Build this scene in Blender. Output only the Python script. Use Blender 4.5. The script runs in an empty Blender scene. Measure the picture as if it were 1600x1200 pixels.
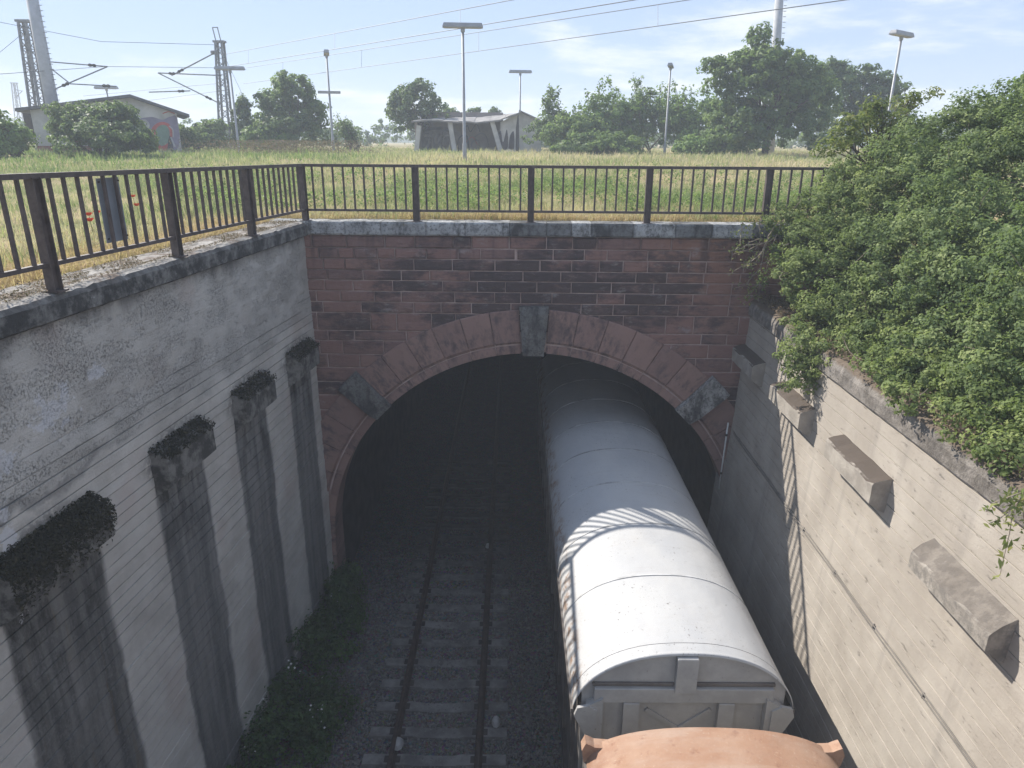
import bpy, math, random
import numpy as np
from mathutils import Vector, Matrix, noise as mnoise

random.seed(7)
RNG = np.random.default_rng(11)
R = math.radians
SC = bpy.context.scene
COL = SC.collection

# ---------------------------------------------------------------- camera
F_PX = 1100.0
PITCH, ROLL = R(19.0), R(0.35)
cam_d = bpy.data.cameras.new('camera')
cam_d.sensor_fit = 'HORIZONTAL'
cam_d.sensor_width = 36.0
cam_d.lens = 36.0 * F_PX / 1600.0
cam_d.clip_start = 0.05
cam_d.clip_end = 3000.0
cam = bpy.data.objects.new('camera', cam_d)
COL.objects.link(cam)
cam.matrix_world = Matrix.Rotation(R(90) - PITCH, 4, 'X') @ Matrix.Rotation(ROLL, 4, 'Z')
SC.camera = cam

# ---------------------------------------------------------------- light
SUN_DIR = Vector((-5.42, 4.85, 6.25)).normalized()          # towards the sun
SUN_EL = math.asin(SUN_DIR.z)
SUN_AZ = math.atan2(SUN_DIR.x, SUN_DIR.y)                   # right of +Y is positive
sun_d = bpy.data.lights.new('sun', 'SUN')
sun_d.energy = 2.38
sun_d.angle = R(0.5)
sun_d.color = (1.0, 0.94, 0.85)
sun = bpy.data.objects.new('sun', sun_d)
COL.objects.link(sun)
sun.rotation_euler = SUN_DIR.to_track_quat('Z', 'Y').to_euler()
sun.location = SUN_DIR * 60

world = bpy.data.worlds.new('World')
SC.world = world
world.use_nodes = True
wn = world.node_tree
for n in list(wn.nodes):
    wn.nodes.remove(n)


def wnode(t, **kw):
    n = wn.nodes.new(t)
    for k, v in kw.items():
        setattr(n, k, v)
    return n


w_out = wnode('ShaderNodeOutputWorld')
w_bg = wnode('ShaderNodeBackground')
w_bg.inputs['Strength'].default_value = 0.115
sky = wnode('ShaderNodeTexSky', sky_type='NISHITA', sun_disc=False)
sky.sun_elevation = SUN_EL
sky.sun_rotation = SUN_AZ
sky.air_density = 1.0
sky.dust_density = 0.35
sky.ozone_density = 1.3
w_tc = wnode('ShaderNodeTexCoord')
w_sep = wnode('ShaderNodeSeparateXYZ')
wn.links.new(w_tc.outputs['Generated'], w_sep.inputs[0])


def wmath(op, a, b=None, clamp=False):
    n = wnode('ShaderNodeMath', operation=op, use_clamp=clamp)
    for i, v in enumerate((a, b)):
        if v is None:
            continue
        if isinstance(v, (int, float)):
            n.inputs[i].default_value = v
        else:
            wn.links.new(v, n.inputs[i])
    return n.outputs[0]


zz = wmath('ADD', wmath('MAXIMUM', w_sep.outputs['Z'], 0.0), 0.16)
cmb = wnode('ShaderNodeCombineXYZ')
wn.links.new(wmath('DIVIDE', w_sep.outputs['X'], zz), cmb.inputs[0])
wn.links.new(wmath('DIVIDE', w_sep.outputs['Y'], zz), cmb.inputs[1])
cmb.inputs[2].default_value = 5.1
cl1 = wnode('ShaderNodeTexNoise')
cl1.inputs['Scale'].default_value = 0.85
cl1.inputs['Detail'].default_value = 9.0
cl1.inputs['Roughness'].default_value = 0.62
cl1.inputs['Distortion'].default_value = 0.25
wn.links.new(cmb.outputs[0], cl1.inputs['Vector'])
cl_r = wnode('ShaderNodeMapRange', interpolation_type='SMOOTHSTEP')
cl_r.inputs['From Min'].default_value = 0.49
cl_r.inputs['From Max'].default_value = 0.66
wn.links.new(cl1.outputs['Fac'], cl_r.inputs['Value'])
cloud = wmath('ADD', wmath('MULTIPLY', cl_r.outputs[0], 0.06), 0.93)  # mostly the added even veil, a little more where clouds are
w_mix = wnode('ShaderNodeMix', data_type='RGBA')
wn.links.new(cloud, w_mix.inputs['Factor'])
wn.links.new(sky.outputs[0], w_mix.inputs['A'])
cl_c = wnode('ShaderNodeMix', data_type='RGBA')
wn.links.new(cl_r.outputs[0], cl_c.inputs['Factor'])
cl_c.inputs['A'].default_value = (1.22, 1.55, 2.20, 1)          # even veil added over the whole sky to fill the shade
cl_c.inputs['B'].default_value = (2.5, 2.62, 2.75, 1)             # denser cloud
wn.links.new(cl_c.outputs['Result'], w_mix.inputs['B'])
wn.links.new(w_mix.outputs['Result'], w_bg.inputs['Color'])
wn.links.new(w_bg.outputs[0], w_out.inputs['Surface'])

vs = SC.view_settings
vs.view_transform = 'Standard'
vs.look = 'None'
vs.gamma = 1.0
vs.use_curve_mapping = False
vs.exposure = 1.78
SC.cycles.use_denoising = True
SC.cycles.max_bounces = 8
SC.cycles.diffuse_bounces = 4
SC.cycles.volume_bounces = 1
SC.cycles.transmission_bounces = 4
SC.cycles.transparent_max_bounces = 8
SC.cycles.sample_clamp_indirect = 6.0

# ---------------------------------------------------------------- helpers
CT, ST = math.cos(PITCH), math.sin(PITCH)


def sight(px, py):
    u, v = (px - 800) / F_PX, (py - 600) / F_PX
    c, s = math.cos(ROLL), math.sin(ROLL)
    u, v = u * c + v * s, -u * s + v * c
    return Vector((u, CT - v * ST, -ST - v * CT))


def at(px, py, Y):
    r = sight(px, py)
    return r * (Y / r.y)


def atz(px, py, z):
    r = sight(px, py)
    return r * (z / r.z)


def ns(x, y=0.0, z=0.0):
    return mnoise.noise(Vector((x, y, z)))


class MB:
    def __init__(self):
        self.v, self.f = [], []

    def add(self, vs_, fs):
        o = len(self.v)
        self.v.extend([tuple(p) for p in vs_])
        self.f.extend([tuple(i + o for i in f) for f in fs])

    def box(self, x0, x1, y0, y1, z0, z1):
        self.add([(x0, y0, z0), (x1, y0, z0), (x1, y1, z0), (x0, y1, z0),
                  (x0, y0, z1), (x1, y0, z1), (x1, y1, z1), (x0, y1, z1)],
                 [(0, 3, 2, 1), (4, 5, 6, 7), (0, 1, 5, 4), (1, 2, 6, 5), (2, 3, 7, 6), (3, 0, 4, 7)])

    def cbox(self, c, s, b=0.0):
        """box with chamfered vertical and horizontal edges (cheap bevel)"""
        hx, hy, hz = s[0] / 2, s[1] / 2, s[2] / 2
        if b <= 0:
            self.box(c[0] - hx, c[0] + hx, c[1] - hy, c[1] + hy, c[2] - hz, c[2] + hz)
            return
        rings = []
        for z, ins in ((-hz, b), (-hz + b, 0), (hz - b, 0), (hz, b)):
            x, y = hx - ins, hy - ins
            rings.append([(c[0] - x, c[1] - y, c[2] + z), (c[0] + x, c[1] - y, c[2] + z),
                          (c[0] + x, c[1] + y, c[2] + z), (c[0] - x, c[1] + y, c[2] + z)])
        vsx = [p for r in rings for p in r]
        fs = [(3, 2, 1, 0), (12, 13, 14, 15)]
        for k in range(3):
            for i in range(4):
                j = (i + 1) % 4
                fs.append((k * 4 + i, k * 4 + j, k * 4 + 4 + j, k * 4 + 4 + i))
        self.add(vsx, fs)

    def bar(self, p0, p1, w, h, up=(0, 0, 1)):
        p0, p1 = Vector(p0), Vector(p1)
        d = (p1 - p0).normalized()
        upv = Vector(up)
        if abs(d.dot(upv)) > 0.98:
            upv = Vector((0, 1, 0))
        s = d.cross(upv).normalized()
        u = s.cross(d).normalized()
        vsx = []
        for p in (p0, p1):
            for a, b in ((-1, -1), (1, -1), (1, 1), (-1, 1)):
                vsx.append(p + s * (a * w / 2) + u * (b * h / 2))
        self.add(vsx, [(0, 3, 2, 1), (4, 5, 6, 7), (0, 1, 5, 4), (1, 2, 6, 5), (2, 3, 7, 6), (3, 0, 4, 7)])

    def tube(self, pts, radii, n=6, cap=True):
        pts = [Vector(p) for p in pts]
        if isinstance(radii, (int, float)):
            radii = [radii] * len(pts)
        o = len(self.v)
        prev = None
        for i, p in enumerate(pts):
            if i == 0:
                d = pts[1] - p
            elif i == len(pts) - 1:
                d = p - pts[i - 1]
            else:
                d = pts[i + 1] - pts[i - 1]
            d.normalize()
            if prev is None:
                a = Vector((0, 0, 1)) if abs(d.z) < 0.9 else Vector((1, 0, 0))
                s = d.cross(a).normalized()
            else:
                s = (prev - d * prev.dot(d))
                s = s.normalized() if s.length > 1e-6 else d.orthogonal().normalized()
            prev = s
            u = d.cross(s)
            for k in range(n):
                a = 2 * math.pi * k / n
                self.v.append(tuple(p + (s * math.cos(a) + u * math.sin(a)) * radii[i]))
        for i in range(len(pts) - 1):
            for k in range(n):
                j = (k + 1) % n
                self.f.append((o + i * n + k, o + i * n + j, o + (i + 1) * n + j, o + (i + 1) * n + k))
        if cap:
            self.f.append(tuple(o + k for k in reversed(range(n))))
            m = o + (len(pts) - 1) * n
            self.f.append(tuple(m + k for k in range(n)))

    def prism(self, poly, y0, y1):
        """poly: list of (x, z), extruded along Y"""
        n = len(poly)
        self.add([(x, y0, z) for x, z in poly] + [(x, y1, z) for x, z in poly],
                 [tuple(range(n)), tuple(reversed(range(n, 2 * n)))] +
                 [(i, n + i, n + (i + 1) % n, (i + 1) % n) for i in range(n)])

    def grid(self, rows):
        o = len(self.v)
        m = len(rows[0])
        for r in rows:
            self.v.extend([tuple(p) for p in r])
        for i in range(len(rows) - 1):
            for j in range(m - 1):
                self.f.append((o + i * m + j, o + i * m + j + 1, o + (i + 1) * m + j + 1, o + (i + 1) * m + j))


def wloc(o):
    p = Vector((0, 0, 0))
    while o is not None:
        p += o.location
        o = o.parent
    return p


def link(o, parent=None):
    COL.objects.link(o)
    if parent is not None:
        o.parent = parent
    return o


def obj(name, mb, mat, parent=None, smooth=False, local=False, origin=None):
    """mb in world coordinates; becomes ONE mesh object"""
    off = Vector((0, 0, 0))
    loc = Vector((0, 0, 0))
    if parent is not None and not local:
        off = wloc(parent)
    if origin is not None:
        loc = Vector(origin) - off
        off = Vector(origin)
    me = bpy.data.meshes.new(name)
    me.from_pydata([(p[0] - off.x, p[1] - off.y, p[2] - off.z) for p in mb.v], [], mb.f)
    me.update()
    if mat is not None:
        me.materials.append(mat)
    if smooth:
        me.polygons.foreach_set('use_smooth', [True] * len(me.polygons))
    o = bpy.data.objects.new(name, me)
    o.location = loc
    return link(o, parent)


def tag(o, label=None, cat=None, group=None, kind=None):
    if label:
        o['label'] = label
    if cat:
        o['category'] = cat
    if group:
        o['group'] = group
    if kind:
        o['kind'] = kind
    return o


def thing(name, label, cat, loc=(0, 0, 0), group=None, rz=0.0):
    o = bpy.data.objects.new(name, None)
    o.empty_display_size = 0.2
    o.location = loc
    o.rotation_euler = (0, 0, rz)
    tag(o, label, cat, group)
    return link(o)


def copy_tree(o, parent=None):
    c = o.copy()
    link(c, parent)
    for ch in list(o.children):
        copy_tree(ch, c)
    return c


def fast_mesh(name, verts, faces, mat, parent=None, tint=None, smooth=False):
    """verts (N,3) float, faces (M,k) int -> object; tint: per-vertex float attribute"""
    off = wloc(parent) if parent is not None else Vector((0, 0, 0))
    verts = np.asarray(verts, dtype=np.float32) - np.array(off, dtype=np.float32)
    faces = np.asarray(faces, dtype=np.int32)
    m, k = faces.shape
    me = bpy.data.meshes.new(name)
    me.vertices.add(len(verts))
    me.vertices.foreach_set('co', verts.ravel())
    me.loops.add(m * k)
    me.loops.foreach_set('vertex_index', faces.ravel())
    me.polygons.add(m)
    me.polygons.foreach_set('loop_start', np.arange(m, dtype=np.int32) * k)
    if smooth:
        me.polygons.foreach_set('use_smooth', np.ones(m, dtype=bool))
    me.update(calc_edges=True)
    if tint is not None:
        a = me.attributes.new('tint', 'FLOAT', 'POINT')
        a.data.foreach_set('value', np.asarray(tint, dtype=np.float32))
    me.materials.append(mat)
    o = bpy.data.objects.new(name, me)
    return link(o, parent)


# ---------------------------------------------------------------- node materials
class G:
    def __init__(self, name):
        self.m = bpy.data.materials.new(name)
        self.m.use_nodes = True
        self.nt = self.m.node_tree
        self.bsdf = self.nt.nodes['Principled BSDF']
        self.out = self.nt.nodes['Material Output']
        geo = self.nt.nodes.new('ShaderNodeNewGeometry')
        self.P = geo.outputs['Position']
        self.Nrm = geo.outputs['Normal']
        s = self.nt.nodes.new('ShaderNodeSeparateXYZ')
        self.nt.links.new(self.P, s.inputs[0])
        self.X, self.Y, self.Z = s.outputs
        oi = self.nt.nodes.new('ShaderNodeObjectInfo')
        self.rand = oi.outputs['Random']

    def put(self, sock, v):
        if v is None:
            return
        if isinstance(v, bpy.types.NodeSocket):
            self.nt.links.new(v, sock)
        elif isinstance(v, (tuple, list)) and len(v) == 3 and len(sock.default_value) == 4:
            sock.default_value = (*v, 1)
        else:
            sock.default_value = v

    def math(self, op, a, b=None, c=None, clamp=False):
        n = self.nt.nodes.new('ShaderNodeMath')
        n.operation = op
        n.use_clamp = clamp
        for i, v in enumerate((a, b, c)):
            self.put(n.inputs[i], v) if v is not None else None
        return n.outputs[0]

    def vec(self, scale=(1, 1, 1), src=None, shift=None):
        n = self.nt.nodes.new('ShaderNodeMapping')
        self.put(n.inputs['Vector'], src if src is not None else self.P)
        n.inputs['Scale'].default_value = scale
        if shift is not None:
            c = self.nt.nodes.new('ShaderNodeCombineXYZ')
            for i in range(3):
                self.put(c.inputs[i], self.math('MULTIPLY', shift, 17.0 + 5 * i))
            self.put(n.inputs['Location'], c.outputs[0])
        return n.outputs[0]

    def noise(self, scale, detail=4, rough=0.55, vec=None, dist=0.0):
        n = self.nt.nodes.new('ShaderNodeTexNoise')
        self.put(n.inputs['Vector'], vec if vec is not None else self.P)
        n.inputs['Scale'].default_value = scale
        n.inputs['Detail'].default_value = detail
        n.inputs['Roughness'].default_value = rough
        n.inputs['Distortion'].default_value = dist
        return n.outputs['Fac']

    def voro(self, scale, vec=None, feature='F1'):
        n = self.nt.nodes.new('ShaderNodeTexVoronoi')
        n.feature = feature
        self.put(n.inputs['Vector'], vec if vec is not None else self.P)
        n.inputs['Scale'].default_value = scale
        return n.outputs['Distance']

    def step(self, v, a, b):
        n = self.nt.nodes.new('ShaderNodeMapRange')
        n.interpolation_type = 'SMOOTHSTEP'
        self.put(n.inputs['Value'], v)
        self.put(n.inputs['From Min'], a)
        self.put(n.inputs['From Max'], b)
        return n.outputs[0]

    def inv(self, v):
        return self.math('SUBTRACT', 1.0, v)

    def mul(self, a, b):
        return self.math('MULTIPLY', a, b)

    def mix(self, fac, a, b, mode='MIX'):
        n = self.nt.nodes.new('ShaderNodeMix')
        n.data_type = 'RGBA'
        n.blend_type = mode
        self.put(n.inputs['Factor'], fac)
        self.put(n.inputs['A'], a)
        self.put(n.inputs['B'], b)
        return n.outputs['Result']

    def ramp(self, fac, stops):
        n = self.nt.nodes.new('ShaderNodeValToRGB')
        cr = n.color_ramp
        while len(cr.elements) < len(stops):
            cr.elements.new(0.5)
        for e, (p, c) in zip(cr.elements, stops):
            e.position = p
            e.color = (*c, 1)
        self.put(n.inputs[0], fac)
        return n.outputs[0]

    def attr(self, name):
        n = self.nt.nodes.new('ShaderNodeAttribute')
        n.attribute_name = name
        return n.outputs['Fac']

    def bump(self, h, strength=0.5, dist=0.02):
        n = self.nt.nodes.new('ShaderNodeBump')
        n.inputs['Strength'].default_value = strength
        n.inputs['Distance'].default_value = dist
        self.put(n.inputs['Height'], h)
        self.put(self.bsdf.inputs['Normal'], n.outputs[0])

    def done(self, color, rough=0.9, spec=0.3, metal=0.0):
        self.put(self.bsdf.inputs['Base Color'], color)
        self.put(self.bsdf.inputs['Roughness'], rough)
        self.put(self.bsdf.inputs['Specular IOR Level'], spec)
        self.put(self.bsdf.inputs['Metallic'], metal)
        return self.m


def mat_simple(name, col, rough=0.7, spec=0.3, metal=0.0, var=0.25, scale=6.0, bump=0.15):
    g = G(name)
    n = g.noise(scale, 5, 0.6)
    c = g.mix(g.step(n, 0.3, 0.7), tuple(x * (1 - var) for x in col), tuple(min(1, x * (1 + var)) for x in col))
    if bump:
        g.bump(g.noise(scale * 6, 3), bump, 0.01)
    return g.done(c, rough, spec, metal)


def mat_leaf(name, dark, mid, light, trans=0.35, rough=0.55):
    g = G(name)
    t = g.attr('tint')
    c = g.ramp(t, [(0.0, dark), (0.5, mid), (1.0, light)])
    g.done(c, rough, 0.22)
    tr = g.nt.nodes.new('ShaderNodeBsdfTranslucent')
    c2 = g.mix(0.5, c, (0.20, 0.28, 0.06))
    g.put(tr.inputs['Color'], c2)
    mx = g.nt.nodes.new('ShaderNodeMixShader')
    mx.inputs[0].default_value = trans
    g.nt.links.new(g.bsdf.outputs[0], mx.inputs[1])
    g.nt.links.new(tr.outputs[0], mx.inputs[2])
    g.nt.links.new(mx.outputs[0], g.out.inputs['Surface'])
    return g.m


# red sandstone of the portal, with soot and lime
def m_sandstone():
    g = G('sandstone')
    v = g.vec((1, 1, 1), shift=g.rand)
    base = g.ramp(g.rand, [(0.0, (0.260, 0.150, 0.128)), (0.35, (0.225, 0.132, 0.116)), (0.7, (0.190, 0.120, 0.110)), (1.0, (0.300, 0.178, 0.145))])
    bed = g.noise(5.0, 6, 0.65, g.vec((0.6, 0.6, 4.0), shift=g.rand), 0.6)
    base = g.mix(g.mul(g.step(bed, 0.4, 0.75), 0.45), base, (0.27, 0.16, 0.135))
    # orange, unsooted stones to the right
    side = g.mul(g.step(g.X, 2.0, 3.6), g.step(g.Z, -3.6, -2.2))
    base = g.mix(g.mul(side, 0.45), base, (0.27, 0.13, 0.075))
    soot = g.noise(1.1, 6, 0.6, g.vec((0.7, 0.7, 1.2)))
    soot = g.math('ADD', soot, g.mul(g.noise(5.5, 6, 0.75, g.vec((0.6, 0.6, 1.5), shift=g.rand)), 0.62))
    soot = g.math('SUBTRACT', soot, 0.22)
    soot = g.math('ADD', soot, g.mul(g.math('SUBTRACT', g.rand, 0.5), 0.20))
    mid = g.math('SUBTRACT', 1.0, g.math('MULTIPLY', g.math('ABSOLUTE', g.math('SUBTRACT', g.X, 0.6)), 0.24), clamp=True)
    band = g.mul(g.step(g.Z, -4.3, -3.7), g.inv(g.step(g.Z, -2.5, -2.0)))
    soot = g.math('ADD', soot, g.mul(mid, g.math('ADD', 0.06, g.mul(band, 0.20))))
    base = g.mix(g.mul(g.step(soot, 0.56, 0.80), 0.85), base, (0.055, 0.046, 0.049))
    # drip streaks under the coping
    st = g.noise(2.6, 3, 0.6, g.vec((1.0, 1.0, 0.06)))
    st = g.mul(g.step(st, 0.5, 0.68), g.step(g.Z, -3.2, -1.8))
    base = g.mix(g.mul(st, 0.7), base, (0.035, 0.033, 0.036))
    lime = g.noise(2.3, 7, 0.72, g.vec((0.8, 0.8, 1.6)))
    base = g.mix(g.mul(g.step(lime, 0.57, 0.70), 0.5), base, (0.36, 0.33, 0.32))
    pale = g.step(g.noise(7.0, 6, 0.75, g.vec((0.5, 0.5, 1.8), shift=g.rand)), 0.56, 0.68)
    base = g.mix(g.mul(pale, 0.4), base, (0.30, 0.22, 0.205))
    h = g.math('ADD', g.noise(14, 6, 0.7, v), g.mul(g.noise(7, 4, 0.6, g.vec((0.5, 0.5, 5), shift=g.rand)), 0.8))
    g.bump(h, 0.75, 0.03)
    return g.done(base, 0.93, 0.2)


def m_voussoir():
    g = G('dressed_sandstone')
    v = g.vec((1, 1, 1), shift=g.rand)
    base = g.mix(g.rand, (0.235, 0.150, 0.132), (0.295, 0.188, 0.160))
    rx, rz_ = g.math('SUBTRACT', g.X, 0.45), g.math('ADD', g.Z, 8.78)
    ang = g.math('ARCTAN2', rx, rz_)
    cc = g.nt.nodes.new('ShaderNodeCombineXYZ')
    g.put(cc.inputs[0], g.mul(ang, 15.0))
    g.put(cc.inputs[1], g.mul(g.math('SQRT', g.math('ADD', g.mul(rx, rx), g.mul(rz_, rz_))), 1.2))
    run = g.noise(2.4, 5, 0.7, cc.outputs[0])
    base = g.mix(g.mul(g.step(run, 0.42, 0.66), g.mul(0.85, g.step(g.noise(0.9, 5, 0.6), 0.40, 0.62))), base, (0.07, 0.056, 0.058))
    soot = g.step(g.noise(1.8, 6, 0.7), 0.52, 0.72)
    base = g.mix(g.mul(soot, 0.6), base, (0.075, 0.062, 0.064))
    lt = g.step(g.noise(5.0, 5, 0.65, v), 0.55, 0.75)
    base = g.mix(g.mul(lt, 0.3), base, (0.34, 0.24, 0.22))
    g.bump(g.noise(22, 5, 0.7, v), 0.5, 0.02)
    return g.done(base, 0.93, 0.2)


def m_mortar():
    g = G('mortar')
    n = g.noise(3.0, 5)
    c = g.mix(g.step(n, 0.35, 0.65), (0.34, 0.245, 0.22), (0.48, 0.37, 0.34))
    st = g.step(g.noise(1.6, 6, 0.65), 0.44, 0.62)
    c = g.mix(g.mul(st, 0.5), c, (0.15, 0.11, 0.10))
    g.bump(g.noise(40, 3), 0.4, 0.01)
    return g.done(c, 0.95, 0.15)


def m_greystone(name, lo, hi, spot, k=1.0):
    g = G(name)
    v = g.vec((1, 1, 1), shift=g.rand)
    n = g.noise(3.0, 6, 0.65)
    c = g.mix(g.step(n, 0.35, 0.68), lo, hi)
    c = g.mix(g.mul(g.step(g.rand, 0.4, 0.8), 0.7), c, tuple(x * 0.30 for x in lo))
    sp = g.noise(17, 6, 0.75)
    c = g.mix(g.mul(g.step(sp, 0.47, 0.62), 0.75 * k), c, spot)
    dp = g.noise(3.4, 6, 0.68, g.vec((1, 1, 0.45)))
    c = g.mix(g.mul(g.step(dp, 0.46, 0.62), 0.82), c, (0.045, 0.045, 0.045))
    yel = g.step(g.noise(1.3, 4, 0.6), 0.66, 0.72)
    c = g.mix(g.mul(yel, 0.25), c, (0.30, 0.24, 0.06))
    g.bump(g.math('ADD', g.noise(25, 6, 0.75), g.mul(g.noise(6, 3), 0.8)), 0.9, 0.03)
    return g.done(c, 0.95, 0.15)


LEFT_CORBELS = (4.12, 6.48, 9.03, 11.25, 13.45)
LEFT_LEN = (1.5, 1.5, 1.22, 1.18, 1.12)
RIGHT_CORBELS = (3.65, 6.15, 8.66, 11.1, 13.55)


def m_left_concrete():
    g = G('weathered_concrete')
    n = g.noise(1.3, 6, 0.62)
    n2 = g.noise(9.0, 6, 0.7, g.vec((1, 0.35, 1.3)))
    c = g.mix(g.step(n, 0.3, 0.7), (0.43, 0.40, 0.362), (0.57, 0.54, 0.495))
    c = g.mix(g.mul(g.step(n2, 0.5, 0.72), 0.35), c, (0.60, 0.57, 0.53))
    # each board took the cement differently
    brd = g.noise(1.0, 1, 0.5, g.vec((0.2, 0.55, 7.2)))
    c = g.mix(g.mul(g.step(brd, 0.45, 0.7), 0.4), c, (0.56, 0.53, 0.49))
    pink = g.step(g.noise(0.8, 3), 0.55, 0.7)
    c = g.mix(g.mul(pink, 0.35), c, (0.42, 0.32, 0.28))
    # exposed aggregate in the upper lift
    edge = g.math('ADD', g.Z, g.mul(g.noise(1.5, 4), 0.8))
    upper = g.step(edge, -3.22, -3.02)
    agg = g.mul(g.step(g.noise(40, 6, 0.85), 0.50, 0.64), g.step(g.noise(1.9, 6, 0.7, g.vec((1, 0.6, 1.6))), 0.40, 0.62))
    c = g.mix(g.mul(g.mul(agg, upper), 0.6), c, (0.12, 0.115, 0.11))
    blot = g.step(g.noise(0.9, 6, 0.7), 0.46, 0.66)
    c = g.mix(g.mul(blot, 0.3), c, (0.27, 0.25, 0.225))
    c = g.mix(g.mul(upper, 0.2), c, (0.26, 0.26, 0.255))
    lip = g.mul(g.inv(g.step(g.math('ABSOLUTE', g.math('ADD', edge, 3.12)), 0.0, 0.10)), g.step(g.inv(g.step(g.Y, 5.0, 10.0)), 0.2, 0.6))
    c = g.mix(g.mul(lip, 0.5), c, (0.09, 0.09, 0.09))
    # grime band under the coping
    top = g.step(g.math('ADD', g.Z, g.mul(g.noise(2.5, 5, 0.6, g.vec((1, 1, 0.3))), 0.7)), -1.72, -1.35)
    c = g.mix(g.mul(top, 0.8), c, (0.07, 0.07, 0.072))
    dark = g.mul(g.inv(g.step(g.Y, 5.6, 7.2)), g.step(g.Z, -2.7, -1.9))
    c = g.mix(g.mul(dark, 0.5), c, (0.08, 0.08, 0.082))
    # dark runs below every corbel
    run = None
    wob = g.mul(g.math('SUBTRACT', g.noise(2.2, 5, 0.65, g.vec((1, 1, 0.35))), 0.5), 0.28)
    for yc, ln in zip(LEFT_CORBELS, LEFT_LEN):
        d = g.math('ABSOLUTE', g.math('ADD', g.math('SUBTRACT', g.Y, yc), wob))
        k = g.inv(g.step(d, ln * 0.5 - 0.06, ln * 0.5 + 0.05))
        run = k if run is None else g.math('MAXIMUM', run, k)
    below = g.inv(g.step(g.Z, -4.5, -4.25))
    run = g.mul(run, below)
    stre = g.noise(3.2, 5, 0.6, g.vec((1, 1.4, 0.10)))
    run = g.mul(run, g.math('ADD', 0.72, g.mul(g.step(stre, 0.35, 0.65), 0.25)))
    near = g.inv(g.step(g.Y, 7.4, 8.2))
    c = g.mix(run, c, g.mix(near, (0.115, 0.114, 0.112), (0.070, 0.069, 0.066)))
    grain = g.step(g.math('ADD', g.mul(g.noise(24, 6, 0.8), 0.6), g.mul(g.noise(3.5, 6, 0.75), 0.45)), 0.50, 0.64)
    c = g.mix(g.mul(run, g.mul(grain, 0.5)), c, (0.24, 0.235, 0.225))
    # moss black at the head and one edge of the nearest run
    soot = g.mul(run, g.mul(g.step(g.Z, -6.2, -4.4), g.step(g.noise(4.0, 6, 0.7, g.vec((1, 1, 0.4))), 0.45, 0.6)))
    c = g.mix(g.mul(soot, 0.85), c, (0.018, 0.017, 0.014))
    ochre = g.mul(run, g.mul(g.inv(g.step(g.Y, 7.4, 8.2)), g.step(g.noise(2.4, 5, 0.65, g.vec((1, 2.0, 0.25))), 0.56, 0.7)))
    c = g.mix(g.mul(ochre, 0.6), c, (0.16, 0.11, 0.055))
    # halo of grime above each corbel
    halo = None
    for yc in LEFT_CORBELS:
        dy = g.math('DIVIDE', g.math('SUBTRACT', g.Y, yc), 0.95)
        dz = g.math('DIVIDE', g.math('ADD', g.Z, 4.05), 0.42)
        rr = g.math('SQRT', g.math('ADD', g.mul(dy, dy), g.mul(dz, dz)))
        k = g.inv(g.step(g.math('ADD', rr, g.mul(wob, 1.6)), 0.55, 1.05))
        halo = k if halo is None else g.math('MAXIMUM', halo, k)
    c = g.mix(g.mul(g.mul(halo, g.step(g.noise(13, 5, 0.7), 0.35, 0.55)), 0.7), c, (0.095, 0.095, 0.095))
    # white lime blooms
    for yc, zc, sy, sz in ((7.0, -2.72, 0.42, 0.30), (6.2, -3.0, 0.22, 0.25), (6.02, -3.9, 0.16, 0.62), (7.75, -2.55, 0.25, 0.12)):
        dy = g.math('DIVIDE', g.math('SUBTRACT', g.Y, yc), sy)
        dz = g.math('DIVIDE', g.math('SUBTRACT', g.Z, zc), sz)
        rr = g.math('SQRT', g.math('ADD', g.mul(dy, dy), g.mul(dz, dz)))
        k = g.inv(g.step(g.math('ADD', rr, g.mul(g.math('SUBTRACT', g.noise(5.5, 5, 0.7), 0.5), 4.6)), 0.45, 0.7))
        c = g.mix(g.mul(k, 0.7), c, (0.58, 0.58, 0.60))
    h = g.math('ADD', g.noise(30, 5, 0.75), g.mul(g.mul(agg, upper), -1.6))
    h = g.math('ADD', h, g.mul(g.noise(11, 4, 0.6, g.vec((1, 0.15, 3))), 0.6))
    g.bump(h, 0.8, 0.015)
    return g.done(c, 0.93, 0.2)


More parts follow.
